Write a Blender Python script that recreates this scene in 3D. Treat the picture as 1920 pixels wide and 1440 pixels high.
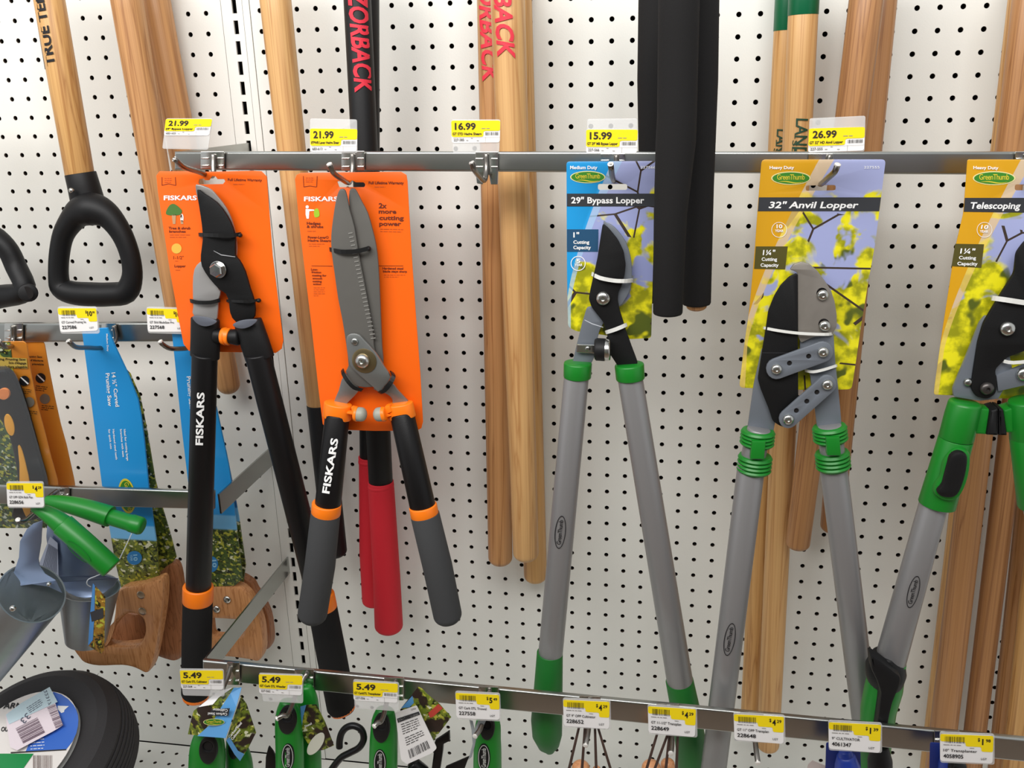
import bpy, math, random
from math import sin, cos, pi, sqrt, atan2
from mathutils import Vector
from mathutils.geometry import tessellate_polygon
for o in list(bpy.data.objects): bpy.data.objects.remove(o)
SC = bpy.context.scene
COL = SC.collection
# ------------------------------------------------------------------ camera
FPX, YAW, PITCH, ROLL = 1705.24, -0.16641, -0.30744, -0.02298
C0 = Vector((0.1439, -1.20848, -0.08669))
FW = Vector((sin(YAW)*cos(PITCH), cos(YAW)*cos(PITCH), sin(PITCH)))
_r = Vector((cos(YAW), -sin(YAW), 0)); _u = _r.cross(FW)
RT = _r*cos(ROLL) + _u*sin(ROLL); UP = -_r*sin(ROLL) + _u*cos(ROLL)
cd = bpy.data.cameras.new('camera'); cam = bpy.data.objects.new('camera', cd); COL.objects.link(cam)
from mathutils import Matrix
m = Matrix((RT, UP, -FW)).transposed().to_4x4(); m.translation = C0; cam.matrix_world = m
cd.sensor_fit = 'HORIZONTAL'; cd.sensor_width = 36; cd.lens = FPX/1920*36
cd.clip_start = .02; cd.clip_end = 50
SC.camera = cam
# ------------------------------------------------------------------ world and lights
w = bpy.data.worlds.new('world'); SC.world = w; w.use_nodes = True
w.node_tree.nodes['Background'].inputs[0].default_value = (.96, .98, 1, 1)
w.node_tree.nodes['Background'].inputs[1].default_value = .64
def area(name, loc, target, sx, sy, power, col=(1, .985, .96)):
    l = bpy.data.lights.new(name, 'AREA'); l.shape = 'RECTANGLE'; l.size = sx; l.size_y = sy; l.energy = power; l.color = col
    o = bpy.data.objects.new(name, l); COL.objects.link(o); o.location = loc
    o.rotation_euler = (Vector(target)-Vector(loc)).to_track_quat('-Z', 'Y').to_euler(); return o
area('ceiling_strip_light', (-.45, -1.4, .82), (-.4, 0, .8), 2.4, .8, 54, (1, .98, .965))
SC.view_settings.view_transform = 'Standard'; SC.view_settings.look = 'None'
SC.view_settings.exposure = 0.0; SC.view_settings.gamma = 1; SC.view_settings.use_curve_mapping = False
# ------------------------------------------------------------------ helpers
def W(u, v, d):
    r = FW + RT*((u-960)/FPX) - UP*((v-720)/FPX)
    return C0 + r*((-d-C0.y)/r.y)
def mpp(p): return (p-C0).dot(FW)/FPX
def lin(c):
    r = []
    for x in c[:3]:
        x /= 255.; r.append(x/12.92 if x <= .04045 else ((x+.055)/1.055)**2.4)
    return (*r, 1)
_M = {}
def nt(name):
    m = bpy.data.materials.new(name); m.use_nodes = True
    return m, m.node_tree, m.node_tree.nodes['Principled BSDF']
def mat(name, c, rough=.5, metal=0, bump=0, bscale=400, var=0, vscale=30, alpha=1, coat=0, trans=0, aniso=0):
    if name in _M: return _M[name]
    m, t, b = nt(name); L = t.links.new; N = t.nodes.new
    b.inputs['Base Color'].default_value = lin(c); b.inputs['Roughness'].default_value = rough; b.inputs['Metallic'].default_value = metal
    if max(c) < 40: b.inputs['Specular IOR Level'].default_value = .3
    if coat: b.inputs['Coat Weight'].default_value = coat; b.inputs['Coat Roughness'].default_value = .15
    if alpha < 1: b.inputs['Alpha'].default_value = alpha
    if trans: b.inputs['Transmission Weight'].default_value = trans; b.inputs['IOR'].default_value = 1.15
    tc = N('ShaderNodeTexCoord')
    if var:
        n = N('ShaderNodeTexNoise'); n.inputs['Scale'].default_value = vscale; n.inputs['Detail'].default_value = 4
        r = N('ShaderNodeMapRange'); r.inputs['To Min'].default_value = 1-var; r.inputs['To Max'].default_value = 1+var*.6
        h = N('ShaderNodeHueSaturation'); h.inputs['Color'].default_value = lin(c)
        L(tc.outputs['Object'], n.inputs['Vector']); L(n.outputs['Fac'], r.inputs['Value']); L(r.outputs[0], h.inputs['Value']); L(h.outputs[0], b.inputs['Base Color'])
    if bump:
        n = N('ShaderNodeTexNoise'); n.inputs['Scale'].default_value = bscale; n.inputs['Detail'].default_value = 3
        bp = N('ShaderNodeBump'); bp.inputs['Strength'].default_value = bump; bp.inputs['Distance'].default_value = .001
        L(tc.outputs['Object'], n.inputs['Vector']); L(n.outputs['Fac'], bp.inputs['Height']); L(bp.outputs[0], b.inputs['Normal'])
    _M[name] = m; return m
def wood(name, c1, c2, seed=0, rough=.42, obj=False, stretch=(4, 1.1)):
    if name in _M: return _M[name]
    m, t, b = nt(name); L = t.links.new; N = t.nodes.new
    tc = N('ShaderNodeTexCoord'); mp = N('ShaderNodeMapping'); mp.inputs['Location'].default_value = (seed*3.1, seed*1.7, seed)
    if obj: mp.inputs['Scale'].default_value = (70, 70, 8)
    else: mp.inputs['Scale'].default_value = (stretch[0], stretch[1], 1)
    L(tc.outputs['Object' if obj else 'UV'], mp.inputs['Vector'])
    n1 = N('ShaderNodeTexNoise'); n1.inputs['Scale'].default_value = 1.6; n1.inputs['Detail'].default_value = 3; n1.inputs['Distortion'].default_value = .9
    L(mp.outputs[0], n1.inputs['Vector'])
    wv = N('ShaderNodeMath'); wv.operation = 'MULTIPLY'; wv.inputs[1].default_value = 9; L(n1.outputs['Fac'], wv.inputs[0])
    fr = N('ShaderNodeMath'); fr.operation = 'PINGPONG'; fr.inputs[1].default_value = 1; L(wv.outputs[0], fr.inputs[0])
    mp2 = N('ShaderNodeMapping'); mp2.inputs['Scale'].default_value = (38, 3, 1) if not obj else (260, 260, 12)
    L(tc.outputs['Object' if obj else 'UV'], mp2.inputs['Vector'])
    n2 = N('ShaderNodeTexNoise'); n2.inputs['Scale'].default_value = 1.5; n2.inputs['Detail'].default_value = 6; L(mp2.outputs[0], n2.inputs['Vector'])
    pw = N('ShaderNodeMath'); pw.operation = 'POWER'; pw.inputs[1].default_value = 3.5; L(fr.outputs[0], pw.inputs[0])
    a = N('ShaderNodeMath'); a.operation = 'MULTIPLY_ADD'; a.inputs[1].default_value = .62; L(pw.outputs[0], a.inputs[0])
    s = N('ShaderNodeMapRange'); s.inputs['From Min'].default_value = .3; s.inputs['From Max'].default_value = .75; s.inputs['To Max'].default_value = .45
    L(n2.outputs['Fac'], s.inputs['Value']); L(s.outputs[0], a.inputs[2])
    mx = N('ShaderNodeMix'); mx.data_type = 'RGBA'; mx.inputs['A'].default_value = lin(c1); mx.inputs['B'].default_value = lin(c2)
    L(a.outputs[0], mx.inputs['Factor']); L(mx.outputs['Result'], b.inputs['Base Color'])
    b.inputs['Roughness'].default_value = rough
    _M[name] = m; return m
class G:
    """tiny node-math helper on Generated coordinates (x = across, z = up)"""
    def __init__(s, name):
        s.m, s.t, s.b = nt(name); s.N = s.t.nodes.new; s.L = s.t.links.new
        tc = s.N('ShaderNodeTexCoord'); s.g = tc.outputs['Generated']; s.o = tc.outputs['Object']
        sp = s.N('ShaderNodeSeparateXYZ'); s.L(s.g, sp.inputs[0]); s.x = sp.outputs[0]; s.z = sp.outputs[2]
    def _in(s, sock, v):
        if hasattr(v, 'is_output'): s.L(v, sock)
        else: sock.default_value = v
    def M(s, op, a, b=0., c=0.):
        n = s.N('ShaderNodeMath'); n.operation = op; s._in(n.inputs[0], a); s._in(n.inputs[1], b); s._in(n.inputs[2], c); return n.outputs[0]
    def noise(s, scale, detail=2, dist=0, vec=None, loc=(0, 0, 0), sc=(1, 1, 1)):
        mp = s.N('ShaderNodeMapping'); mp.inputs['Location'].default_value = loc; mp.inputs['Scale'].default_value = sc; s.L(vec or s.o, mp.inputs['Vector'])
        n = s.N('ShaderNodeTexNoise'); n.inputs['Scale'].default_value = scale; n.inputs['Detail'].default_value = detail; n.inputs['Distortion'].default_value = dist
        s.L(mp.outputs[0], n.inputs['Vector']); return n.outputs['Fac']
    def vor(s, scale, feat='F1', rnd=1, loc=(0, 0, 0)):
        mp = s.N('ShaderNodeMapping'); mp.inputs['Location'].default_value = loc; s.L(s.o, mp.inputs['Vector'])
        n = s.N('ShaderNodeTexVoronoi'); n.feature = feat; n.inputs['Scale'].default_value = scale; s.L(mp.outputs[0], n.inputs['Vector'])
        return n.outputs['Distance'], (n.outputs['Color'] if feat == 'F1' else None)
    def step(s, v, a, b):
        n = s.N('ShaderNodeMapRange'); n.interpolation_type = 'SMOOTHSTEP'; s._in(n.inputs['Value'], v); n.inputs['From Min'].default_value = a; n.inputs['From Max'].default_value = b; return n.outputs[0]
    def mix(s, f, a, b):
        n = s.N('ShaderNodeMix'); n.data_type = 'RGBA'; s._in(n.inputs['Factor'], f); s._in(n.inputs['A'], a); s._in(n.inputs['B'], b); return n.outputs['Result']
    def done(s, col, rough=.4):
        s._in(s.b.inputs['Base Color'], col); s.b.inputs['Roughness'].default_value = rough; return s.m
def leafcard(name, wedge, wedge2, t0=.2, seed=0, rough=.33):
    """printed photograph of yellow leaves against a pale sky with a coloured wedge at the left"""
    if name in _M: return _M[name]
    g = G(name)
    sky = g.mix(g.noise(6, 1, loc=(seed, 0, 0)), lin((178, 184, 222)), lin((128, 138, 190)))
    bl = g.noise(30, 3, .5, loc=(seed, 3, 1))
    dens = g.M('MULTIPLY_ADD', g.z, -.34, .82)
    f = g.M('ADD', bl, g.M('SUBTRACT', dens, .5))
    lf = g.step(f, .60, .67)
    yel = g.mix(g.step(g.noise(60, 3, loc=(seed, 7, 0)), .38, .62), lin((150, 150, 18)), lin((238, 228, 30)))
    yel = g.mix(g.step(g.noise(34, 2, loc=(seed, 1, 5)), .60, .66), yel, lin((88, 98, 30)))
    c = g.mix(lf, sky, yel)
    d2, _ = g.vor(16, 'DISTANCE_TO_EDGE', loc=(seed*.3, 0, 0))
    br = g.M('MULTIPLY', g.M('LESS_THAN', d2, .014), g.M('GREATER_THAN', g.noise(9, 1, loc=(seed, 0, 9)), .52))
    c = g.mix(br, c, lin((62, 50, 42)))
    tt = g.M('POWER', g.M('MAXIMUM', g.M('SUBTRACT', g.z, t0), 0.), 1.41)
    b1 = g.M('LESS_THAN', g.x, g.M('MULTIPLY', tt, .697)); b2 = g.M('LESS_THAN', g.x, g.M('MULTIPLY_ADD', tt, .79, .045))
    c = g.mix(g.M('MULTIPLY', b2, .65), c, lin(wedge2)); c = g.mix(b1, c, lin(wedge))
    m = g.done(c, rough); m.node_tree.nodes['Principled BSDF'].inputs['Coat Weight'].default_value = .3
    _M[name] = m; return m
def foliage(name, top=None, split=.3, seed=0, pale=(225, 225, 190), soil=None, tint=(86, 104, 40)):
    """printed foliage; above split (fraction of height) a plain colour"""
    if name in _M: return _M[name]
    g = G(name)
    n = g.noise(150, 3, .7, loc=(seed, 0, 0)); c = g.mix(g.step(n, .36, .54), lin((26, 34, 16)), lin(tint))
    c = g.mix(g.step(g.noise(150, 2, loc=(0, seed, 4)), .54, .62), c, lin((176, 176, 62)))
    c = g.mix(g.step(g.noise(120, 2, loc=(4, seed, 0)), .62, .67), c, lin(pale))
    if soil: c = g.mix(g.step(g.noise(45, 2, loc=(seed, 4, 0)), .47, .53), c, lin(soil))
    if top:
        c = g.mix(g.step(g.z, split-.005, split+.005), c, lin((120, 190, 235))); c = g.mix(g.step(g.z, split+.055, split+.065), c, lin(top))
    m = g.done(c, .35); _M[name] = m; return m
ROOT = {}
def thing(name, label, cat, loc, group=None):
    o = bpy.data.objects.new(name, None); COL.objects.link(o); o.location = loc; o.empty_display_size = .02
    o['label'] = label; o['category'] = cat
    if group: o['group'] = group
    return o
def mk(name, verts, faces, mt, par=None, uvs=None, smooth=False, ang=40, label=None, kind=None):
    off = Vector((0, 0, 0)); p = par
    while p is not None: off += p.location; p = p.parent
    me = bpy.data.meshes.new(name)
    me.from_pydata([tuple(Vector(v)-off) for v in verts], [], faces)
    if uvs:
        ul = me.uv_layers.new(name='UVMap'); k = 0
        for f in faces:
            for j, vi in enumerate(f):
                uv = uvs(f, j) if callable(uvs) else uvs[vi]; ul.data[k].uv = uv; k += 1
    me.materials.append(mt); me.update()
    if smooth:
        me.polygons.foreach_set('use_smooth', [True]*len(me.polygons)); me.set_sharp_from_angle(angle=math.radians(ang))
    o = bpy.data.objects.new(name, me); COL.objects.link(o)
    if par is not None: o.parent = par
    if label: o['label'] = label
    if kind: o['kind'] = kind
    return o
def cat_smooth(pts, n=4, closed=True):
    out = []; N = len(pts); rng = range(N) if closed else range(N-1)
    for i in rng:
        g = (lambda k: pts[k % N]) if closed else (lambda k: pts[min(max(k, 0), N-1)])
        p0, p1, p2, p3 = g(i-1), g(i), g(i+1), g(i+2)
        for k in range(n):
            t = k/n
            out.append(tuple(.5*((2*b)+(c-a)*t+(2*a-5*b+4*c-d)*t*t+(3*b-a-3*c+d)*t**3) for a, b, c, d in zip(p0, p1, p2, p3)))
    if not closed: out.append(tuple(pts[-1]))
    return out
def rounded(pts, r, n=4):
    """round every corner of a closed pixel polygon by r pixels"""
    out = []; N = len(pts)
    for i in range(N):
        a, b, c = pts[i-1], pts[i], pts[(i+1) % N]
        va = (a[0]-b[0], a[1]-b[1]); vc = (c[0]-b[0], c[1]-b[1]); la = math.hypot(*va); lc = math.hypot(*vc)
        rr = min(r, la*.45, lc*.45)
        p = (b[0]+va[0]/la*rr, b[1]+va[1]/la*rr); q = (b[0]+vc[0]/lc*rr, b[1]+vc[1]/lc*rr)
        for k in range(n+1):
            t = k/n; x = (1-t)**2*p[0]+2*t*(1-t)*b[0]+t*t*q[0]; y = (1-t)**2*p[1]+2*t*(1-t)*b[1]+t*t*q[1]
            out.append((x, y)+tuple(b[2:]))
    return out
def ell(u, v, a, b, rot=0, n=28):
    r = math.radians(rot)
    return [(u+a*cos(t)*cos(r)-b*sin(t)*sin(r), v+a*cos(t)*sin(r)+b*sin(t)*cos(r)) for t in [2*pi*k/n for k in range(n)]]
def capsule(p, q, w, n=8):
    a = atan2(q[1]-p[1], q[0]-p[0]); out = []
    for c, s in ((q, -pi/2), (p, pi/2)):
        for k in range(n+1): t = a+s+pi*k/n; out.append((c[0]+w/2*cos(t), c[1]+w/2*sin(t)))
    return out
def plate(name, pts, d, t, mt, par, holes=(), bev=.0006, smooth=0, rnd=0, label=None, kind=None, nb=2):
    """solid plate parallel to the wall: front face at distance d, thickness t; outline in photo pixels"""
    if smooth: pts = cat_smooth(pts, smooth)
    if rnd: pts = rounded(pts, rnd)
    loops = []
    for h, lp in enumerate([pts]+list(holes)):
        P = [W(p[0], p[1], p[2] if len(p) > 2 else d) for p in lp]
        A = sum(P[i].x*P[(i+1) % len(P)].z-P[(i+1) % len(P)].x*P[i].z for i in range(len(P)))
        if (A < 0) == (h == 0): P.reverse()     # outer ccw, holes cw in (x, z)
        loops.append(P)
    def inset(P, e):
        out = []; N = len(P)
        for i in range(N):
            a, b, c = P[i-1], P[i], P[(i+1) % N]
            e1 = Vector((b.x-a.x, b.z-a.z)); e2 = Vector((c.x-b.x, c.z-b.z))
            if e1.length < 1e-7: e1 = e2.copy()
            if e2.length < 1e-7: e2 = e1.copy()
            e1.normalize(); e2.normalize(); n1 = Vector((-e1.y, e1.x)); n2 = Vector((-e2.y, e2.x)); nn = n1+n2
            k = max(nn.length_squared/2, .5)
            out.append(Vector((b.x+nn.x/k*e, b.y, b.z+nn.y/k*e)))
        return out
    V = []; Fc = []; steps = [(bev*(1-sin(pi/2*q/nb)), bev*(1-cos(pi/2*q/nb))) for q in range(nb+1)] if bev else [(0, 0)]
    fronts = [inset(P, steps[0][0]) for P in loops]
    base = []; k = 0
    for P in fronts: base.append(k); V += P; k += len(P)
    tri = tessellate_polygon([[(p.x, p.z, 0) for p in P] for P in fronts])
    for tr in tri:
        a, b, c = tr; n = (V[b]-V[a]).cross(V[c]-V[a])
        Fc.append((a, b, c) if n.y < 0 else (c, b, a))
    for li, P in enumerate(loops):
        prev = list(range(base[li], base[li]+len(P))); N = len(P)
        for e, dy in steps[1:]+[(0, t-bev)] if bev else [(0, t)]:
            Q = inset(P, e) if e else P; s = len(V); V += [Vector((p.x, p.y+dy, p.z)) for p in Q]; cur = list(range(s, s+N))
            for i in range(N): j = (i+1) % N; Fc.append((prev[i], cur[i], cur[j], prev[j]))
            prev = cur
        loops[li] = prev
    idx = [i for l in loops for i in l]
    for a, b, c in tri:
        a, b, c = idx[a], idx[b], idx[c]; n = (V[b]-V[a]).cross(V[c]-V[a])
        Fc.append((a, b, c) if n.y > 0 else (c, b, a))
    return mk(name, V, Fc, mt, par, smooth=True, ang=30, label=label, kind=kind)
def sweep(P, R, seg=20, caps=(.12, .12), closed=False, flat=1.0, dome=(False, False)):
    """swept tube: centre points P (world), radii R"""
    N = len(P); T = []
    for i in range(N):
        a = P[i-1] if (i > 0 or closed) else P[i]; b = P[(i+1) % N] if (i < N-1 or closed) else P[i]
        T.append((b-a).normalized())
    n0 = Vector((0, -1, 0)); n = n0-T[0]*n0.dot(T[0])
    if n.length < .2: n0 = Vector((0, 0, 1)); n = n0-T[0]*n0.dot(T[0])
    n.normalize(); rings = []
    for i in range(N):
        n = (n-T[i]*n.dot(T[i])).normalized(); rings.append((P[i], T[i], n.copy(), R[i]))
    if not closed:
        def cap(c, s, t, nn, r, dm, cf):
            out = []
            if dm:
                for k in range(1, 6): a = pi/2*k/6; out.append((c+t*s*r*cf*sin(a), t, nn, r*cos(a)))
                out.append((c+t*s*r*cf, t, nn, r*.04))
            else: out += [(c+t*s*r*cf*.7, t, nn, r*(1-cf*.3)), (c+t*s*r*cf, t, nn, r*(1-cf)), (c+t*s*r*cf, t, nn, r*.03)]
            return out
        c0, t0_, nn0, r0 = rings[0]; c1, t1_, nn1, r1 = rings[-1]
        rings = cap(c0, -1, t0_, nn0, r0, dome[0], caps[0])[::-1]+rings+cap(c1, 1, t1_, nn1, r1, dome[1], caps[1])
    V = []; UV = []; L = 0
    for i, (c, t, nn, r) in enumerate(rings):
        b = t.cross(nn)
        if i: L += (c-rings[i-1][0]).length
        for j in range(seg):
            a = 2*pi*j/seg+pi; V.append(c+nn*(cos(a)*r*flat)+b*(sin(a)*r)); UV.append((j/seg, L))
    F = []; M = len(rings)
    for i in range(M if closed else M-1):
        k = (i+1) % M
        for j in range(seg): j2 = (j+1) % seg; F.append((i*seg+j, k*seg+j, k*seg+j2, i*seg+j2))
    def uv(f, jj, seg=seg):
        vi = f[jj]; u, v = UV[vi]
        js = [x % seg for x in f]
        if max(js)-min(js) > seg/2 and vi % seg == 0: u = 1.0
        return (u, v)
    if not closed: F.append(tuple(range(seg))); F.append(tuple(range((M-1)*seg+seg-1, (M-1)*seg-1, -1)))
    return V, F, uv
def tube(name, path, mt, par, seg=22, caps=(.12, .12), dome=(False, False), closed=False, flat=1.0, smooth=0, label=None, kind=None):
    """path of (u, v, d, width in photo pixels)"""
    if smooth: path = cat_smooth(path, smooth, closed)
    P = [W(*p[:3]) for p in path]; R = [p[3]/2*mpp(q) for p, q in zip(path, P)]
    V, F, uv = sweep(P, R, seg, caps, closed, flat, dome)
    return mk(name, V, F, mt, par, uvs=uv, smooth=True, ang=50, label=label, kind=kind)
def wire(name, pts, r, mt, par, seg=8, smooth=4, closed=False, caps=(.3, .3), label=None):
    if smooth: pts = [Vector(p) for p in cat_smooth([tuple(p) for p in pts], smooth, closed)]
    V, F, uv = sweep([Vector(p) for p in pts], [r]*len(pts), seg, caps, closed)
    return mk(name, V, F, mt, par, smooth=True, ang=60, label=label)
def lathe(name, c, axis, prof, mt, par, seg=28, smooth=True, ang=35, label=None, ref=None):
    """profile of (radius, distance along axis) about point c"""
    ax = Vector(axis).normalized(); a = (ref or Vector((0, 0, 1))); a = (a-ax*a.dot(ax)).normalized(); b = ax.cross(a); V = []
    for r, h in prof:
        for j in range(seg): t = 2*pi*j/seg; V.append(c+ax*h+(a*cos(t)+b*sin(t))*r)
    F = [(i*seg+j, i*seg+(j+1) % seg, (i+1)*seg+(j+1) % seg, (i+1)*seg+j) for i in range(len(prof)-1) for j in range(seg)]
    if prof[0][0] > 0: F.append(tuple(range(seg-1, -1, -1)))
    if prof[-1][0] > 0: F.append(tuple(range((len(prof)-1)*seg, len(prof)*seg)))
    return mk(name, V, F, mt, par, smooth=smooth, ang=ang, label=label)
def bolt(u, v, d, r, mt, par, h=.004, name='bolt', socket=True, label=None, hexa=False):
    c = W(u, v, d); R = r*mpp(c); n = (0, -1, 0)
    if hexa:
        o = lathe(name, c, n, [(R, 0), (R, h*.25), (R*.95, h*.3), (R*.6, h*.3)], mt, par, 28)
        lathe('bolt_head', c, n, [(R*.82, 0), (R*.82, h*1.1), (R*.7, h*1.3), (R*.1, h*1.32)], mt, par, 6, smooth=False)
        return o
    prof = [(R, 0), (R, h*.3), (R*.9, h*.65), (R*.65, h*.9), (R*.34, h)]
    prof += [(R*.3, h), (R*.26, h*.45), (R*.02, h*.4)] if socket else [(R*.02, h*1.05)]
    return lathe(name, c, n, prof, mt, par, 22, label=label)
# maps from layout coordinates to the world -------------------------------------------------
class PM:
    def __init__(s, d): s.d = d
    def __call__(s, u, v): return W(u, v, s.d(u, v) if callable(s.d) else s.d)
def lean(v0, d0, v1, d1, off=0):
    """distance of a plane that leans: d0 at the height of pixel row v0, d1 at row v1 (rows taken at the left of the picture)"""
    z0 = W(250, v0, d0).z; z1 = W(250, v1, d1).z; k = (d1-d0)/(z1-z0)
    def f(u, v):
        r = FW+RT*((u-960)/FPX)-UP*((v-720)/FPX); t = -(C0.y+d0+off+k*(C0.z-z0))/(r.y+k*r.z); return -(C0.y+r.y*t)
    return f
def leaning(pts, f): return [(p[0], p[1], f(p[0], p[1])) for p in pts]
class QM:
    """rectangle w x h laid on four pixel corners TL TR BR BL"""
    def __init__(s, q, d, w=100., h=60., off=0):
        s.q = [W(p[0], p[1], (p[2] if len(p) > 2 else d)+off) for p in q]; s.w = w; s.h = h
    def __call__(s, u, v):
        a, b, c, d = s.q; x = u/s.w; y = v/s.h
        return (a*(1-x)+b*x)*(1-y)+(d*(1-x)+c*x)*y
class TM:
    """point on the front of a round tube given by its pixel axis; (u, v) are photo pixels"""
    def __init__(s, p, q, off=.0006, flat=1.0):
        s.a = W(*p[:3]); s.b = W(*q[:3]); s.ra = p[3]/2*mpp(s.a); s.rb = q[3]/2*mpp(s.b); s.off = off; s.dm = (p[2]+q[2])/2; s.flat = flat
    def __call__(s, u, v):
        d = s.dm
        for _ in range(4):
            P = W(u, v, d); ax = s.b-s.a; t = (P-s.a).dot(ax)/ax.length_squared; c = s.a+ax*t; r = s.ra+(s.rb-s.ra)*t+s.off*.8
            e = Vector((P.x-c.x, P.z-c.z)).length; y = c.y-sqrt(max(r*r-e*e, 0))*s.flat-s.off*.5; d = -y
        return W(u, v, d)
_TX = {}
def glyphs(s, shear=0, bold=0, sp=1.0):
    k = (s, shear, bold, sp)
    if k not in _TX:
        c = bpy.data.curves.new('t', 'FONT'); c.body = s; c.shear = shear; c.offset = bold; c.resolution_u = 3 if len(s) < 12 else 2; c.space_character = sp
        o = bpy.data.objects.new('t', c); me = bpy.data.meshes.new_from_object(o)
        V = [(v.co.x, v.co.y) for v in me.vertices]; F = [tuple(p.vertices) for p in me.polygons]
        bpy.data.objects.remove(o); bpy.data.meshes.remove(me); _TX[k] = (V, F)
    return _TX[k]
class Print:
    """flat print collected into one mesh"""
    def __init__(s): s.V = []; s.F = []; s.G = []
    def text(s, M, t, p0, p1, h, shear=0, bold=0.012, sp=1.0):
        s.G.append((len(s.V), len(s.F)))
        V, F = glyphs(t, shear, bold, sp); x0 = min(v[0] for v in V); x1 = max(v[0] for v in V)
        dx, dy = p1[0]-p0[0], p1[1]-p0[1]; L = math.hypot(dx, dy); ux, uy = dy/L*h, -dx/L*h; k = len(s.V)
        Q = []
        for x, y in V:
            a = (x-x0)/(x1-x0); b = y/.682; Q.append((p0[0]+dx*a+ux*b, p0[1]+dy*a+uy*b))
        if isinstance(M, TM):
            for _ in range(3):
                mid = {}; nf = []
                for f in F:
                    if len(f) != 3 or max(math.dist(Q[f[0]], Q[f[1]]), math.dist(Q[f[1]], Q[f[2]]), math.dist(Q[f[2]], Q[f[0]])) < 5: nf.append(f); continue
                    ms = []
                    for i, j in ((0, 1), (1, 2), (2, 0)):
                        key = tuple(sorted((f[i], f[j])))
                        if key not in mid: mid[key] = len(Q); Q.append(((Q[f[i]][0]+Q[f[j]][0])/2, (Q[f[i]][1]+Q[f[j]][1])/2))
                        ms.append(mid[key])
                    a, b, c = f; x, y, z = ms; nf += [(a, x, z), (x, b, y), (z, y, c), (x, y, z)]
                F = nf
        s.V += [M(*q) for q in Q]
        s.F += [tuple(i+k for i in f) for f in F]
        return s
    def poly(s, M, pts):
        k = len(s.V); P = [M(*p) for p in pts]; s.V += P
        for a, b, c in tessellate_polygon([[(p[0], -p[1], 0) for p in pts]]): s.F.append((a+k, b+k, c+k))
        return s
    def ring(s, M, outer, inner):
        k = len(s.V); n = len(outer); s.V += [M(*p) for p in outer]+[M(*p) for p in inner]
        for i in range(n): j = (i+1) % n; s.F.append((k+i, k+j, k+n+j, k+n+i))
        return s
    def bars(s, M, x0, y0, x1, y1, seed=1, dens=.55, vert=True):
        rnd = random.Random(seed); x = x0; L = x1-x0
        while x < x1:
            w_ = L*rnd.choice((.014, .02, .03))
            if x+w_ > x1: break
            s.poly(M, [(x, y0), (x+w_, y0), (x+w_, y1), (x, y1)]); x += w_+L*rnd.choice((.022, .03, .05))
        return s
    def fine(s, M, p0, p1, h, lines=1, gap=1.7, seed=1, fill=.95):
        """unreadably small lines of type: word-length dashes"""
        rnd = random.Random(seed); dx, dy = p1[0]-p0[0], p1[1]-p0[1]; L = math.hypot(dx, dy); ux, uy = dx/L, dy/L; nx, ny = -uy, ux
        for l in range(lines):
            x = 0; end = L*(fill if l < lines-1 else rnd.uniform(.4, .9))
            while x < end:
                w_ = h*rnd.uniform(1.2, 4); w_ = min(w_, end-x); o = h*gap*l
                q = [(x, o-h*.5), (x+w_, o-h*.5), (x+w_, o), (x, o)]
                s.poly(M, [(p0[0]+a*ux+b*nx, p0[1]+a*uy+b*ny) for a, b in q]); x += w_+h*.6
        return s
    def out(s, name, mt, par, label=None, kind=None):
        if name == 'lettering' and len(s.G) > 1 and (max(s.V, key=lambda p: p.z)-min(s.V, key=lambda p: p.z)).length > .08 and par.get('category') != 'price tag':
            b = s.G+[(len(s.V), len(s.F))]
            for (v0, f0), (v1, f1) in zip([(0, 0)]+s.G[1:], b[1:]):
                q = Print(); q.V = s.V[v0:v1]; q.F = [tuple(i-v0 for i in f) for f in s.F[f0:f1]]; q.out(name, mt, par)
            return
        F = []
        for f in s.F:
            P = [s.V[i] for i in f]; n = (P[1]-P[0]).cross(P[2]-P[0]); F.append(f if n.y < 0 else f[::-1])
        return mk(name, s.V, F, mt, par, label=label, kind=kind)
def tie(pts, d, wpx, mt, par, name='cable_tie', lab=None):
    """flat strap crossing the tool in front, its ends turning back to the card"""
    pts = [(p[0], p[1], p[2] if len(p) > 2 else d) for p in pts]
    a, b = pts[0], pts[-1]
    path = [(a[0], a[1], a[2]-.012)]+pts+[(b[0], b[1], b[2]-.012)]
    P = [W(*p) for p in cat_smooth(path, 3, False)]; hw = wpx/2*mpp(P[0]); V = []; F = []
    for i, p in enumerate(P):
        t = (P[min(i+1, len(P)-1)]-P[max(i-1, 0)]).normalized(); n = Vector((0, 1, 0)); n = n-t*n.dot(t)
        if n.length < .15: n = Vector((1, 0, 0))-t*t.x
        t2 = (P[-1]-P[0]).normalized(); up = t2.cross(Vector((0, 1, 0))).normalized()
        n = t.cross(up).normalized()*.0006
        V += [p+up*hw-n, p+up*hw+n, p-up*hw+n, p-up*hw-n]
    for i in range(len(P)-1):
        for j in range(4): k = (j+1) % 4; F.append((i*4+j, i*4+k, i*4+4+k, i*4+4+j))
    F += [(0, 1, 2, 3), tuple(len(V)-4+x for x in (3, 2, 1, 0))]
    return mk(name, V, F, mt, par, label=lab)
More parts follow.
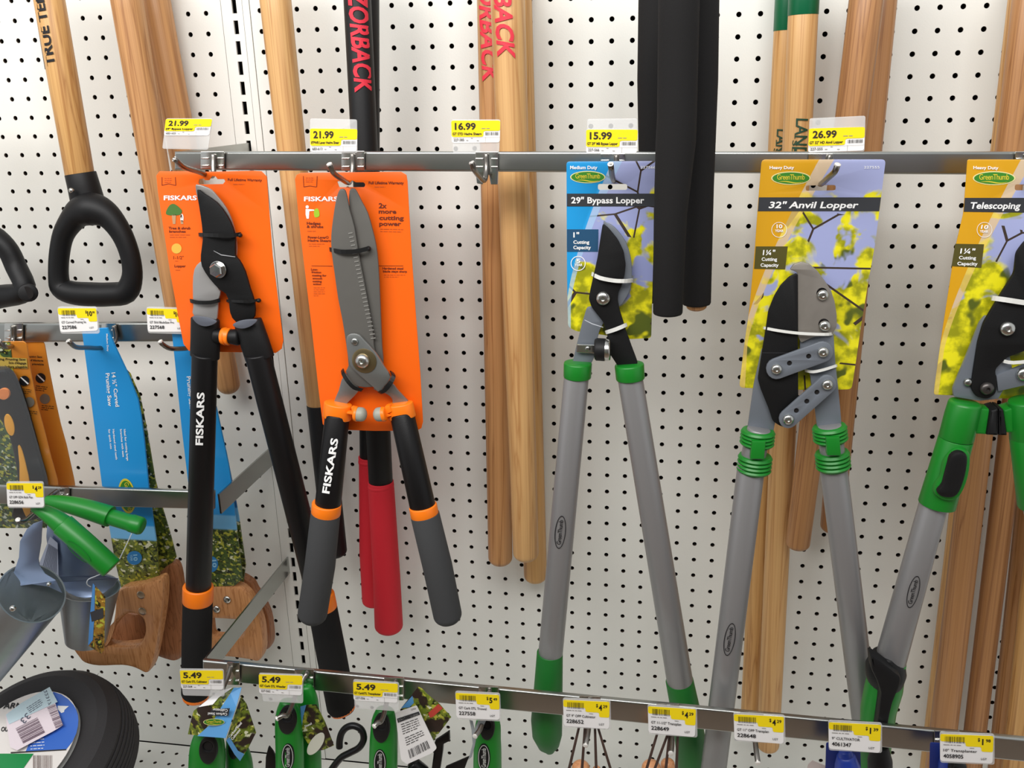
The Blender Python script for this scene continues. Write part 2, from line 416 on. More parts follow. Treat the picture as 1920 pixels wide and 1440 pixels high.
# ------------------------------------------------------------------ materials
PEG = mat('painted_hardboard', (226, 226, 219), .5, bump=.12, bscale=500, var=.03, vscale=3)
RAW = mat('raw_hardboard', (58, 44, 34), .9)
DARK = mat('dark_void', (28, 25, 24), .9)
STEEL = mat('zinc_steel', (176, 178, 174), .28, 1, var=.12, vscale=14)
STEEL2 = mat('bright_steel', (205, 205, 200), .22, 1)
WIRE = mat('hook_wire', (140, 136, 130), .3, 1)
BLK = mat('black_paint', (15, 14, 15), .42, bump=.1, bscale=900)
BLKP = mat('black_plastic', (19, 19, 20), .5, bump=.15, bscale=1500)
BLKG = mat('black_gloss', (20, 20, 21), .3)
TEFL = mat('black_blade_coating', (12, 12, 13), .55, bump=.1, bscale=1200)
FOAM = mat('grey_foam', (60, 61, 62), .85, bump=.35, bscale=1400)
BFOAM = mat('black_foam', (24, 23, 23), .9, bump=.35, bscale=1400)
REDF = mat('red_foam', (206, 28, 44), .7, bump=.3, bscale=1200)
ORC = mat('orange_card', (250, 104, 12), .38, var=.06, vscale=8)
ORP = mat('orange_plastic', (255, 128, 16), .4)
GRN = mat('green_plastic', (18, 124, 34), .38)
GRND = mat('dark_green_rubber', (18, 104, 34), .5, bump=.1)
GRT = mat('grey_tube_paint', (142, 141, 141), .35, .35, bump=.1, bscale=1200)
GRM = mat('grey_painted_steel', (116, 122, 130), .42, .3)
GRS = mat('satin_steel', (150, 152, 150), .38, .8, var=.08, vscale=60)
BLADE = mat('grey_coated_blade', (104, 102, 97), .5, .35, var=.05, vscale=80)
JAW = mat('raw_steel', (150, 144, 136), .45, .6, var=.15, vscale=70)
WHT = mat('white_nylon', (226, 226, 220), .4)
BTIE = mat('black_nylon', (24, 24, 24), .4)
YEL = mat('tag_yellow', (250, 222, 20), .4)
WHI = mat('tag_white', (240, 238, 236), .4)
INK = mat('dark_ink', (44, 38, 30), .5)
INKB = mat('black_ink', (28, 27, 30), .5)
INKO = mat('brown_ink', (110, 40, 14), .5)
INKL = mat('light_brown_ink', (196, 84, 22), .5)
INKG = mat('grey_ink', (150, 146, 140), .5)
WINK = mat('white_ink', (246, 246, 244), .5)
REDI = mat('red_ink', (214, 40, 60), .5)
CLEAR = mat('clear_holder', (232, 232, 230), .25, alpha=.38)
FILM = mat('clear_film', (225, 232, 238), .12, alpha=.05)
BLUEC = mat('blue_card', (36, 150, 220), .38)
LOGOG = mat('logo_green', (58, 132, 40), .4)
LOGOY = mat('logo_gold', (226, 206, 60), .4)
LOGOC = mat('logo_cream', (236, 226, 160), .4)
BAND = mat('charcoal_band', (54, 56, 60), .4)
WOODA = dict(pale=((216, 172, 114), (176, 124, 72)), tan=((196, 146, 94), (144, 94, 52)), gold=((212, 166, 104), (158, 106, 54)), red=((184, 134, 86), (134, 88, 52)))
# ------------------------------------------------------------------ back wall
GP = .0254
def pegpanel(name, x0, x1, z0, z1, cx, cz, par, y=0., t=.004, r=.00305, horiz=False):
    V = []; F = []; K = 16
    i0 = math.ceil((x0-cx+GP/2)/GP); i1 = math.floor((x1-cx-GP/2)/GP); j0 = math.ceil((z0-cz+GP/2)/GP); j1 = math.floor((z1-cz-GP/2)/GP)
    ring = [(cos(2*pi*k/K), sin(2*pi*k/K)) for k in range(K)]
    sq = [(a/max(abs(a), abs(b))*GP/2, b/max(abs(a), abs(b))*GP/2) for a, b in ring]
    def P(x, yy, z): return (x, yy, z) if not horiz else (x, z, y-(yy-y))
    for i in range(i0, i1+1):
        for j in range(j0, j1+1):
            x = cx+i*GP; z = cz+j*GP; k = len(V)
            for a, b in sq: V.append(P(x+a, y, z+b))
            for a, b in ring: V.append(P(x+a*r*1.06, y, z+b*r*1.06))
            for a, b in ring: V.append(P(x+a*r, y+.0004, z+b*r))
            for a, b in ring: V.append(P(x+a*r, y+t, z+b*r))
            for q in range(K):
                n = (q+1) % K
                for s in (0, K, 2*K): F.append((k+s+q, k+s+n, k+s+K+n, k+s+K+q))
    xa, xb = cx+(i0-.5)*GP, cx+(i1+.5)*GP; za, zb = cz+(j0-.5)*GP, cz+(j1+.5)*GP
    for a, b, c, e in ((x0, xa, z0, z1), (xb, x1, z0, z1), (xa, xb, z0, za), (xa, xb, zb, z1)):
        if b-a > 1e-5 and e-c > 1e-5:
            k = len(V); V += [P(a, y, c), P(b, y, c), P(b, y, e), P(a, y, e)]; F.append((k, k+1, k+2, k+3))
    k = len(V)  # edge returns
    for a, c in ((x0, z0), (x1, z0), (x1, z1), (x0, z1)): V += [P(a, y, c), P(a, y+t, c)]
    for q in range(4): n = (q+1) % 4; F.append((k+2*q, k+2*q+1, k+2*n+1, k+2*n))
    if horiz: F = [f[::-1] for f in F]
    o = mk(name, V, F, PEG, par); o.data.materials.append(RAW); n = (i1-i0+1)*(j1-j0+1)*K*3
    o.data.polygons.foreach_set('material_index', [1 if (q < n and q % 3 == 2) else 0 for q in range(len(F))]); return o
def box(name, a, b, mt, par, label=None):
    x0, y0, z0 = a; x1, y1, z1 = b
    V = [(x, y, z) for x in (x0, x1) for y in (y0, y1) for z in (z0, z1)]
    F = [(0, 1, 3, 2), (4, 6, 7, 5), (0, 4, 5, 1), (2, 3, 7, 6), (0, 2, 6, 4), (1, 5, 7, 3)]
    return mk(name, V, F, mt, par, label=label)
ZB = -1.152
wall = bpy.data.objects.new('wall_back', None); COL.objects.link(wall); wall['kind'] = 'structure'
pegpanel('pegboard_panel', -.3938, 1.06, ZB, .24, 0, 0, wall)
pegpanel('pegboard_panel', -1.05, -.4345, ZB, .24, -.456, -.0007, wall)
V = []; F = []
def addbox(x0, x1, z0, z1, y0=0., y1=.0025):
    k = len(V)
    for x in (x0, x1):
        for y in (y0, y1):
            for z in (z0, z1): V.append((x, y, z))
    F.extend(tuple(k+i for i in f) for f in [(0, 1, 3, 2), (4, 6, 7, 5), (0, 4, 5, 1), (2, 3, 7, 6), (0, 2, 6, 4), (1, 5, 7, 3)])
addbox(-.4335, -.4187, ZB, .24, -.0006); addbox(-.4123, -.4045, ZB, .24, -.0006)
zs = .0316-GP*46
while zs < .24:
    addbox(-.4187, -.4123, zs+.0084, zs+GP-.0084, -.0006); zs += GP
mk('slotted_upright', V, F, PEG, wall)
box('joint_strip', (-.4036, -.0012, ZB), (-.3946, .012, .24), PEG, wall)
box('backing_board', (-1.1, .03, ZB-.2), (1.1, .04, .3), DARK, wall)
deck = bpy.data.objects.new('trim_1', None); COL.objects.link(deck); deck['kind'] = 'structure'
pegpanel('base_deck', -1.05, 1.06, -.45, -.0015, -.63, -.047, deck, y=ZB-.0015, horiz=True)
box('kick_board', (-1.05, -.45, -1.32), (1.06, -.44, ZB-.012), PEG, deck)
fl = box('floor', (-2.6, -3.2, -1.34), (2.6, .05, -1.32), mat('store_floor_tile', (150, 126, 108), .35, var=.15, vscale=5), None); fl['kind'] = 'structure'
# the far side of the aisle, behind the photographer: seen only as soft reflections in the zinc bars
g = G('aisle_goods'); dv, cv = g.vor(5)
ag = g.done(g.mix(g.step(g.noise(1.4, 1), .45, .6), g.mix(.35, cv, lin((60, 48, 40))), lin((150, 140, 128))), .6)
wf = box('wall_front', (-2.4, -3.1, -1.32), (2.4, -3.0, .75), mat('aisle_backing', (120, 112, 104), .6), None); wf['kind'] = 'structure'
for i in range(4): box('shelf_row', (-2.3, -3.0, -1.25+i*.5), (2.3, -2.85, -.85+i*.5), ag, wf)
# ------------------------------------------------------------------ rails
def rail(label, A, B, h0, h1, d, thick=.009, bracket=None, group=None):
    """bar from pixel A to B (top edge), heights in px"""
    t = thing('hanging_rail', label, 'rail', W(*A, d))
    plate('bar', [A, B, (B[0], B[1]+h1), (A[0], A[1]+h0)], d, thick, STEEL, t, bev=.0028, nb=6)
    a, b, c = W(*A, d), W(A[0], A[1]+h0, d), None
    x = -.4155
    if bracket:
        for bx in bracket:
            za, zb = a.z-.0005, b.z+.0005
            if bx > 0:   # far bracket: same height as the bar there
                p = W(*B, d); q = W(B[0], B[1]+h1, d); za, zb = p.z, q.z; bx = p.x-.01
            V = []; n = 14
            for i in range(n+1):
                y = -d+thick + (d-thick)*i/n
                V += [(bx, y, za), (bx+.0025, y, za), (bx+.0025, y, zb), (bx, y, zb)]
            Fc = [(i*4+j, i*4+(j+1) % 4, i*4+4+(j+1) % 4, i*4+4+j) for i in range(n) for j in range(4)]+[(3, 2, 1, 0), (n*4, n*4+1, n*4+2, n*4+3)]
            br = mk('bracket_arm', V, Fc, STEEL, t)
            for i in (3, 6, 9, 12):
                lathe('notch', Vector((bx, -d*(i/14), (za+zb)/2)), (-1, 0, 0), [(.003, 0), (.003, .0003), (.0005, .0003)], DARK if 0 else BLADE, br, 12)
    return t
rail('long zinc crossbar behind the orange hedge shear card, above the loppers', (326, 284), (1960, 284.5), 35, 44, .2, bracket=[-.4168])
rail('zinc crossbar under the shovel grip, holding the two blue saw cards', (-60, 607), (362, 605), 36, 36, .2, bracket=[-.41])
rail('zinc crossbar behind the green bulb planters at the left', (-60, 908), (400, 922), 36, 34, .2, bracket=[-.4225])
rail('long zinc crossbar at the bottom holding the small hand tools', (379, 1239), (1975, 1392), 36, 43, .28, bracket=[-.4248])
# ------------------------------------------------------------------ hooks
def hook(u, v, d, label, plate_px, pts, group=None, r=.0029, tip=True, drop=0):
    t = thing('peg_hook', label, 'hook', W(u, v, d), group)
    x0, y0, x1, y1 = plate_px
    if drop:
        P = [(x0, y0), (x1, y0), (x1, y1), (x1-1, y1+drop), (x1-14, y1+drop), (x1-16, y1+6), (x0+15, y1+4), (x0+14, y1+drop), (x0+3, y1+drop-2)]
        P = P[:5]+[(x1-17, y1+8), (x0+16, y1+8)]+P[7:]+[(x0, y1)]
    else: P = [(x0, y0), (x1, y0), (x1, y1), (x0, y1)]
    plate('clip_plate', P, d+.0035, .0022, STEEL2, t, rnd=1.5, bev=.0004)
    w2 = (x1-x0)
    if d == .28: p = pts[0]; pts = [(p[0], max(p[1], 1239+(p[0]-379)*.0959+6), p[2])]+list(pts[1:])
    for yy in ((y0*.62+y1*.38), (y0*.2+y1*.8)):
        for a, b in ((x0+1, x0+w2*.34), (x1-w2*.3, x1-1)):
            tube('rib', [(a, yy, d+.0042, 3), (b, yy, d+.0042, 3)], STEEL2, t, seg=8)
    wire('hook_wire', [W(*p) for p in pts], r, WIRE, t, seg=10)
    e = W(*pts[-1]); f = W(*pts[-2]); ax = (e-f).normalized()
    if tip: lathe('tip', e-ax*.0005, ax, [(r*1.02, 0), (r*1.05, .0018), (r*.6, .0026), (r*.05, .0028)], mat('worn_tip', (235, 232, 226), .3, .3), t, 12)
    return t
hook(398, 300, .2, 'steel hook holding the orange bypass lopper card', (376, 284, 420, 317), [(400, 291, .205), (400, 310, .208), (398, 330, .216), (372, 322, .25), (345, 313, .29), (331, 301, .305), (328, 299, .306)])
hook(660, 300, .2, 'steel hook holding the orange hedge shear card', (640, 283, 683, 320), [(661, 290, .205), (661, 318, .208), (655, 342, .222), (640, 335, .265), (626, 325, .29), (620, 313, .297), (618, 309, .298)])
hook(912, 310, .2, 'empty steel hook with clip plate, nothing hanging on it', (891, 284, 934, 320), [(912, 290, .205), (912, 318, .208), (908, 338, .22), (898, 330, .25), (889, 318, .28), (886, 308, .285), (885, 306, .285)], drop=26)
hook(1155, 310, .2, 'steel hook holding the blue bypass lopper card', (1126, 288, 1172, 322), [(1156, 292, .205), (1156, 318, .208), (1152, 338, .225), (1148, 330, .27), (1146, 315, .30), (1145, 309, .303)])
hook(1560, 310, .2, 'steel hook holding the mustard anvil lopper card', (1516, 288, 1562, 322), [(1556, 292, .205), (1550, 318, .208), (1538, 345, .225), (1552, 334, .27), (1565, 322, .30), (1570, 310, .303)])
hook(1940, 310, .2, 'steel hook at the right end of the long upper crossbar', (1904, 284, 1948, 320), [(1925, 290, .205), (1925, 318, .208), (1925, 345, .225), (1935, 335, .27), (1940, 318, .30)])
hook(28, 620, .2, 'steel hook left on the middle crossbar behind folding saw packs', (8, 606, 42, 641), [(24, 612, .205), (24, 640, .208), (20, 650, .23), (8, 650, .25), (-2, 640, .255)])
hook(213, 625, .2, 'steel hook through the front blue saw card', (190, 606, 217, 641), [(214, 612, .205), (216, 640, .207), (190, 652, .222), (165, 652, .25), (143, 651, .277), (132, 643, .29), (129, 640, .291)])
hook(390, 625, .2, 'steel hook through the blue saw card behind orange card', (362, 606, 390, 641), [(385, 612, .205), (376, 640, .207), (355, 652, .215), (328, 654, .235), (315, 652, .242), (304, 645, .248), (301, 641, .249)])
hook(118, 925, .2, 'steel hook holding the green handled bulb planters', (112, 914, 129, 950), [(108, 920, .205), (92, 932, .22), (70, 955, .26), (48, 975, .30), (36, 978, .31), (34, 975, .312)])
LW = [(453, 1256, 518), (588, 1267, 518), (770, 1278, 700), (938, 1290, 892)]
hook(445, 1265, .28, 'steel hook at the left end of bottom rail with cultivator', (425, 1242.6, 449, 1284.6), [(432, 1252, .285), (425, 1275, .30), (408, 1315, .33), (400, 1345, .34), (393, 1362, .345)])
hook(578, 1275, .28, 'steel hook through the weeder handle hole', (552, 1255.3, 588, 1297.3), [(575, 1262, .285), (560, 1290, .30), (541, 1338, .352), (531, 1341, .362), (520, 1347, .366)])
hook(745, 1285, .28, 'steel hook through the transplanter handle hole', (720, 1271.5, 757, 1313.5), [(742, 1270, .285), (730, 1300, .30), (717, 1348, .352), (708, 1355, .362), (702, 1361, .366)])
hook(925, 1300, .28, 'steel hook holding the trowel with folded tag', (897, 1288.5, 935, 1330.5), [(918, 1284, .285), (912, 1310, .30), (903, 1360, .345), (891, 1380, .36)])
hook(1108, 1310, .28, 'steel hook between leather loops of the cultivator', (1086, 1306.7, 1126, 1348.7), [(1106, 1296, .285), (1106, 1330, .31), (1103, 1370, .35), (1098, 1397, .366)])
hook(1255, 1325, .28, 'steel hook beside leather loops under the 228649 tag', (1231, 1320.8, 1274, 1362.8), [(1255, 1310, .285), (1256, 1345, .31), (1260, 1390, .35), (1258, 1412, .366)])
hook(1410, 1340, .28, 'bare steel hook under the 228648 tag', (1388, 1335.9, 1432, 1377.9), [(1407, 1324, .285), (1412, 1350, .31), (1417, 1400, .35), (1421, 1430, .366)])
hook(1575, 1350, .28, 'steel hook on the bottom rail above the blue cultivator', (1553, 1351.7, 1597, 1393.7), [(1575, 1340, .285), (1585, 1370, .31), (1590, 1400, .34)])
hook(1765, 1370, .28, 'rightmost steel hook on the bottom rail above the blue transplanter', (1752, 1370.9, 1799, 1412.9), [(1770, 1356, .285), (1780, 1390, .31), (1790, 1420, .34)])
# ------------------------------------------------------------------ price tags
def tagA(q, d, price, desc, num, label, hold=None):
    t = thing('price_tag', label, 'price tag', W(*q[3][:2], d), 'price tags with large prices')
    if hold: plate('clear_holder', hold, d-.0004, .0012, CLEAR, t, rnd=4, bev=.0002)
    M = QM(q, d); M2 = QM(q, d, off=.0004); M3 = QM(q, d, off=.0008)
    plate('paper_label', rounded(q, 5), d, .0003, WHI, t, bev=0)
    rc = rounded([(0, 0), (100, 0), (100, 28), (66, 28), (66, 44), (0, 44)], 5)
    Print().poly(M2, rc).out('yellow_band', YEL, t)
    pr = Print().text(M3, price, (7, 24), (50, 24), 17, bold=.03)
    pr.text(M3, desc, (2, 39), (62, 39), 6.5, bold=.03).text(M3, num, (4, 55), (26, 55), 6.5, bold=.01)
    pr.bars(M3, 70, 31, 97, 40, seed=hash_(num)).out('lettering', INK, t)
    Print().fine(M3, (62, 22), (96, 22), 3, 1, seed=3).fine(M3, (30, 54), (40, 54), 3, 1).fine(M3, (40, 48), (48, 48), 3, 1).fine(M3, (52, 55), (62, 55), 3, 1).poly(M3, [(0, 45.5), (100, 45.5), (100, 46), (0, 46)]).poly(M3, [(70, 45), (70.5, 45), (70.5, 60), (70, 60)]).out('fine_print', INKG, t)
    return t
def hash_(s): return sum(ord(c)*(i+1) for i, c in enumerate(s))
def tagB(q, d, a, b, desc, num, label, hold=None, lot='LGT'):
    t = thing('price_tag', label, 'price tag', W(*q[3][:2], d), 'shelf tags with barcodes and stock numbers')
    M = QM(q, d); M2 = QM(q, d, off=.0004); M3 = QM(q, d, off=.0008)
    if hold is None:
        def ex(x, y): return tuple(q[0][i]+(q[1][i]-q[0][i])*x+(q[3][i]-q[0][i])*y for i in (0, 1))
        hold = [ex(-.01, -.07), ex(1.02, -.07), ex(1.02, 1.06), ex(0, 1.06)]
    plate('clear_holder', hold, d-.0004, .0012, CLEAR, t, rnd=5, bev=.0002)
    plate('paper_label', rounded(q, 6), d, .0003, WHI, t, bev=0)
    Print().poly(M2, rounded([(0, 0), (100, 0), (100, 35), (78, 35), (78, 25), (48, 25), (48, 16), (0, 16)], 4, 3)).out('yellow_band', YEL, t)
    pr = Print().bars(M3, 9, 5, 46, 19, seed=hash_(num)).text(M3, '$', (71, 13), (75, 13), 7, bold=.02).text(M3, a, (79 if a == '1' else 77, 20) if len(a) < 2 else (76, 20), (81.5 if a == '1' else 84, 20) if len(a) < 2 else (88, 20), 12, bold=.03)
    pr.text(M3, b, (86, 14) if len(a) < 2 else (89, 14), (95, 14), 6, bold=.02).text(M3, desc, (6, 38), (6+min(64, len(desc)*4.2), 38), 5.5, bold=.012)
    pr.text(M3, num, (6, 52), (44, 52), 8, bold=.018).text(M3, lot, (78, 53), (89, 53), 4.2, bold=.01).out('lettering', INKB, t)
    Print().fine(M3, (6, 24), (44, 24), 3, 1, seed=2).fine(M3, (56, 29), (74, 29), 2.5, 1).out('fine_print', INKG, t)
    return t
tagA([(311, 223), (398, 223), (392, 254), (307, 254)], .31, '21.99', '29" Bypass Lopper', '683-605', 'price tag reading 21.99 over the bypass lopper, tilted back in white glare', hold=[(311, 222), (398, 222), (390, 281), (304, 279)])
tagA([(581, 241), (670, 242), (669, 284), (582, 285)], .30, '21.99', '8"PWR Lever Hedge Shear', '683-613', 'price tag reading 21.99 above the hedge shears, label low in clear holder', hold=[(581, 222), (669, 224), (670, 287), (581, 287)])
tagA([(846, 226), (938, 226), (937, 267), (847, 268)], .29, '16.99', 'GT STD Hedge Shears', '227-585', 'price tag reading 16.99 above the empty hook', hold=[(847, 224), (938, 224), (936, 286), (849, 287)])
tagA([(1099, 243), (1196, 243), (1194, 287), (1099, 287)], .30, '15.99', 'GT 29" MB Bypass Lopper', '227-566', 'price tag reading 15.99 above the blue lopper card', hold=[(1101, 223), (1195, 222), (1194, 288), (1100, 288)])
tagA([(1517, 241), (1622, 238), (1620, 282), (1515, 286)], .30, '26.99', 'GT 32" HD Anvil Lopper', '227-555', 'price tag reading 26.99 above the mustard lopper card', hold=[(1518, 222), (1623, 217), (1621, 284), (1516, 287)])
tagA([(337, 1257), (418, 1257), (419, 1293), (340, 1292)], .36, '5.49', 'GT Carb STL Cultivator', '227-564', 'leftmost of the three 5.49 price tags on the bottom rail', hold=[(336, 1254), (419, 1255), (421, 1306), (343, 1304)])
tagA([(485, 1264), (567, 1267), (566, 1304), (486, 1300)], .36, '5.49', 'GT Carb STL Weeder', '227-562', 'middle of the three 5.49 price tags on the bottom rail', hold=[(485, 1262), (568, 1265), (568, 1319), (493, 1315)])
tagA([(662, 1278), (746, 1282), (745, 1318), (663, 1313)], .36, '5.49', 'GT CarbSTL Transplanter', '227-556', 'rightmost of the three 5.49 price tags on the bottom rail', hold=[(662, 1274), (748, 1280), (748, 1334), (665, 1328)])
tagB([(108, 578), (180, 578), (184, 620), (113, 623)], .30, '10', '99', 'GT Curved Pruning Sa', '227586', 'price tag numbered 227586 under the shovel grip')
tagB([(275, 578), (345, 580), (349, 622), (277, 622)], .22, '10', '99', 'GT Shld BladeSaw Pru', '227568', 'price tag numbered 227568 partly behind the orange card')
tagB([(12, 906), (80, 906), (83, 951), (14, 950)], .33, '4', '29', 'GT OPP GDN Bulb Plan', '228656', 'price tag numbered 228656 beside the green bulb planters')
tagB([(854, 1299), (936, 1303), (937, 1350), (856, 1346)], .36, '5', '49', 'GT Carb STL Trowel', '227558', 'price tag numbered 227558 above the green trowel handle')
tagB([(1056, 1312), (1143, 1316), (1142, 1367), (1057, 1361)], .36, '4', '29', 'GT 9" OPP Cultivator', '228652', 'price tag numbered 228652 left of the green lopper grip')
tagB([(1215, 1324), (1305, 1330), (1303, 1382), (1216, 1374)], .36, '4', '29', 'GT 11-1/2" Transplan', '228649', 'price tag numbered 228649 over a pair of leather loops')
tagB([(1376, 1339), (1470, 1344), (1469, 1395), (1377, 1387)], .36, '4', '29', 'GT 11" OPP Transplan', '228648', 'price tag numbered 228648 in front of the pale wooden handle')
tagB([(1554, 1354), (1652, 1359), (1650, 1412), (1554, 1404)], .36, '1', '39', '9" CULTIVATOR', '4061347', 'price tag numbered 4061347 above a blue tool')
tagB([(1763, 1376), (1863, 1380), (1861, 1432), (1763, 1427)], .36, '1', '98', '10" Transplanter', '4058905', 'rightmost price tag on the bottom rail, numbered 4058905')
# ------------------------------------------------------------------ long handles against the board
def handle(label, a, b, d, kind='tan', seed=0, dome=.7, parts=None, name='long_handled_tool', mt=None, group=None):
    da, db = d if isinstance(d, tuple) else (d, d)
    t = thing(name, label, 'tool handle', W(b[0], b[1], db), group)
    m_ = mt or wood('wood_%s_%d' % (kind, seed), *WOODA[kind], seed=seed)
    P = [(a[0]+(b[0]-a[0])*k/8, a[1]+(b[1]-a[1])*k/8, da+(db-da)*k/8, a[2]+(b[2]-a[2])*k/8) for k in range(9)]
    tube('shaft', P, m_, t, caps=(.1, dome), dome=(False, True), seg=28)
    return t
# shovel with D grip
t = thing('shovel', 'upside-down shovel with ash shaft and black D grip at upper left', 'shovel', W(150, 560, .12))
P0, P1 = (82, -60, .085, 56), (150, 330, .085, 52)
tube('shaft', [P0, P1], wood('wood_gold_1', *WOODA['gold'], seed=1), t, seg=28)
tm = TM(P0, P1, .0008)
pr = Print().text(tm, 'TRUE TEMPER', (103, 122), (70, -70), 17, shear=.0, bold=.03)
pr.poly(tm, [(84, 130), (57, -30), (58.5, -31), (85.5, 130)]).out('lettering', INKB, t)
tube('socket', [(151, 326, .085, 56), (158, 352, .085, 58), (163, 372, .085, 60), (168, 395, .085, 58)], BLKP, t, caps=(.05, .2), seg=28)
bolt(135, 357, .112, 5, STEEL2, t, name='rivet', socket=False)
tube('grip', [(110, 520, .1, 36), (111, 480, .1, 36), (119, 440, .1, 38), (138, 410, .1, 46), (153, 397, .1, 56), (171, 392, .1, 62), (190, 397, .1, 56), (209, 411, .1, 46), (230, 442, .1, 39), (244, 480, .1, 36), (248, 518, .1, 37), (236, 547, .1, 44), (205, 552, .1, 45), (170, 552, .1, 46), (137, 549, .1, 44), (116, 540, .1, 41)], BLKP, t, closed=True, smooth=4, seg=22)
t = thing('shovel', 'black D grip cut off by the left frame edge', 'shovel', W(0, 560, .12))
tube('grip', [(46, 545, .11, 38), (30, 500, .1, 38), (10, 462, .1, 38), (-25, 440, .1, 44), (-60, 460, .1, 38), (-90, 540, .1, 38), (-60, 565, .1, 44), (0, 556, .1, 44)], BLKP, t, closed=True, smooth=4, seg=20)
tube('grip_end', [(52, 548, .105, 34), (53, 549, .125, 34)], BLKP, t, seg=20)
lathe('end_recess', W(52, 549, .127), (0, -1, 0), [(.0088, 0), (.0086, .0005), (.001, .0004)], DARK, t, 20)
tube('shaft', [(-70, 200, .1, 52), (-40, 450, .1, 50)], wood('wood_gold_1', (0, 0, 0), (0, 0, 0)), t)
handle('thick wooden handle right of the shovel, running behind the tilted price tag', (228, -60, 61), (334, 580, 46), .09, 'tan', 2)
handle('wooden handle with rounded end showing under the orange lopper card', (277, -60, 61), (428, 720, 43), .03, 'tan', 3, dome=.9)
handle('smooth pale handle with black lower sleeve left of hedge shears', (510, -60, 60), (598, 762, 44), .07, 'pale', 4)
t = bpy.data.objects[-1] if 0 else None
def onhandle(root, name, path, mt, **k): return tube(name, path, mt, root, **k)
root = [o for o in COL.objects if o.get('label', '').startswith('smooth pale handle')][0]
onhandle(root, 'black_sleeve', [(598, 759, .071, 46), (614, 900, .071, 46), (628, 1032, .071, 45)], BLKP, dome=(False, True), caps=(.05, .6), seg=24)
for lab, top, mid, end, d, wd, s0 in (('black handled tool behind, its red grip half hidden by the nearer red grip', (688, -60), (694, 858), (700, 1125), .06, 42, 0), ('black handled tool with red lettering and a long red foam grip', (667, -60), (714, 905), (729, 1172), .11, 48, 1)):
    t = thing('long_handled_tool', lab, 'tool handle', W(end[0], end[1], d))
    A, B = (top[0], top[1], d, wd+4), (mid[0], mid[1], d, wd-3)
    tube('shaft', [A, B], BLKP, t, seg=28)
    tube('grip', [(mid[0], mid[1]-2, d, 48 if s0 else 44), (mid[0]+1, mid[1]+14, d, 49 if s0 else 44), (end[0]-4, end[1]-90, d, 51 if s0 else 44), (end[0], end[1], d, 53 if s0 else 42)], REDF, t, caps=(.03, .6), dome=(False, True), seg=28)
    tube('grip_hem', [(mid[0], mid[1]+4, d, 49.5 if s0 else 45), (mid[0]+.5, mid[1]+7, d, 49.5 if s0 else 45)], REDF, t, seg=28)
    if s0: Print().text(TM(A, B, .0008), 'RAZORBACK', (649, -66), (667, 178), 34, shear=.25, bold=.03).out('lettering', REDI, t)
LZ = [('leftmost of three natural wood handles left of the blue card, dark grained lower end', (923, -60, 60), (938, 1045, 45), .07, 'tan', 5),
      ('rightmost and longest of three natural wood handles left of the blue card', (966, -60, 60), (1004, 1078, 43), .028, 'gold', 6),
      ('middle front one of three natural wood handles with large red lettering', (950, -60, 66), (986, 1036, 48), .115, 'pale', 7)]
for k, (lab, a, b, d, kd, sd) in enumerate(LZ):
    t = handle(lab, a, b, d, kd, sd, dome=.7)
    tm = TM((*a[:2], d, a[2]), (*b[:2], d, b[2]), .0009)
    if k == 0: Print().text(tm, 'RAZORBACK', (893, -112), (906, 158), 26, shear=.25, bold=.03).out('lettering', REDI, t)
    if k == 2: Print().text(tm, 'RAZORBACK', (916, -168), (934, 112), 31, shear=.25, bold=.03).out('lettering', REDI, t)
def sleeve(lab, path, tip=None):
    t = thing('long_handled_tool', lab, 'tool handle', W(*path[-1][:3]))
    tube('foam_sleeve', path, BFOAM, t, caps=(.1, .18), seg=30)
    if tip: tube('wooden_tip', tip, wood('wood_tan_5', 0, 0), t, caps=(.1, .5), dome=(False, True))
sleeve('black foam sleeved handle behind the upper crossbar', [(1228, -60, .13, 60), (1224, 150, .13, 58), (1226, 560, .12, 48)])
sleeve('rightmost black sleeved handle with wooden tip showing', [(1316, -60, .25, 66), (1313, 150, .25, 66), (1308, 350, .25, 60), (1306, 567, .25, 53)], [(1306, 560, .25, 38), (1306, 574, .25, 38)])
sleeve('front black sleeved handle overlapping the blue card edge', [(1274, -60, .30, 78), (1272, 60, .30, 76), (1269, 220, .30, 74), (1267, 265, .30, 75), (1257, 400, .30, 62), (1252, 585, .30, 55)], [(1252, 580, .30, 34), (1252, 586, .30, 34)])
GINK = mat('green_ink', (24, 66, 44), .5)
LG = [('rear pale handle with green painted top, left of a matching one', (1483, -60, 52), (1406, 1368, 36), .05, 57, 8), ('front pale handle with green painted top and dark green lettering', (1510, -60, 56), (1440, 1395, 41), .09, 28, 9)]
for k, (lab, a, b, d, yg, sd) in enumerate(LG):
    t = handle(lab, a, b, d, 'pale' if k else 'gold', sd)
    f = (yg-a[1])/(b[1]-a[1]); gx = a[0]+(b[0]-a[0])*f; gw = a[2]+(b[2]-a[2])*f
    tube('green_band', [(a[0], a[1], d, a[2]+1.4), (gx, yg, d, gw+1.4)], mat('green_paint', (0, 92, 56), .35), t, caps=(.02, .02), seg=28)
    tm = TM((*a[:2], d, a[2]), (*b[:2], d, b[2]), .0009)
    if k: Print().text(tm, 'LANDSCAPE', (1493, 222), (1487, 372), 22, bold=.01).text(tm, 'SERIES', (1486, 263), (1482, 330), 9, bold=.01).poly(tm, [(1490, 250), (1491.5, 250), (1491, 260), (1489.5, 260)]).out('lettering', GINK, t)
    else: Print().text(tm, 'LANDSCAPE', (1457, 242), (1450, 380), 17, bold=.01).text(tm, 'SERIES', (1451, 278), (1448, 340), 8, bold=.01).poly(tm, [(1455, 262), (1456.5, 262), (1456, 274), (1454.5, 274)]).out('lettering', GINK, t)
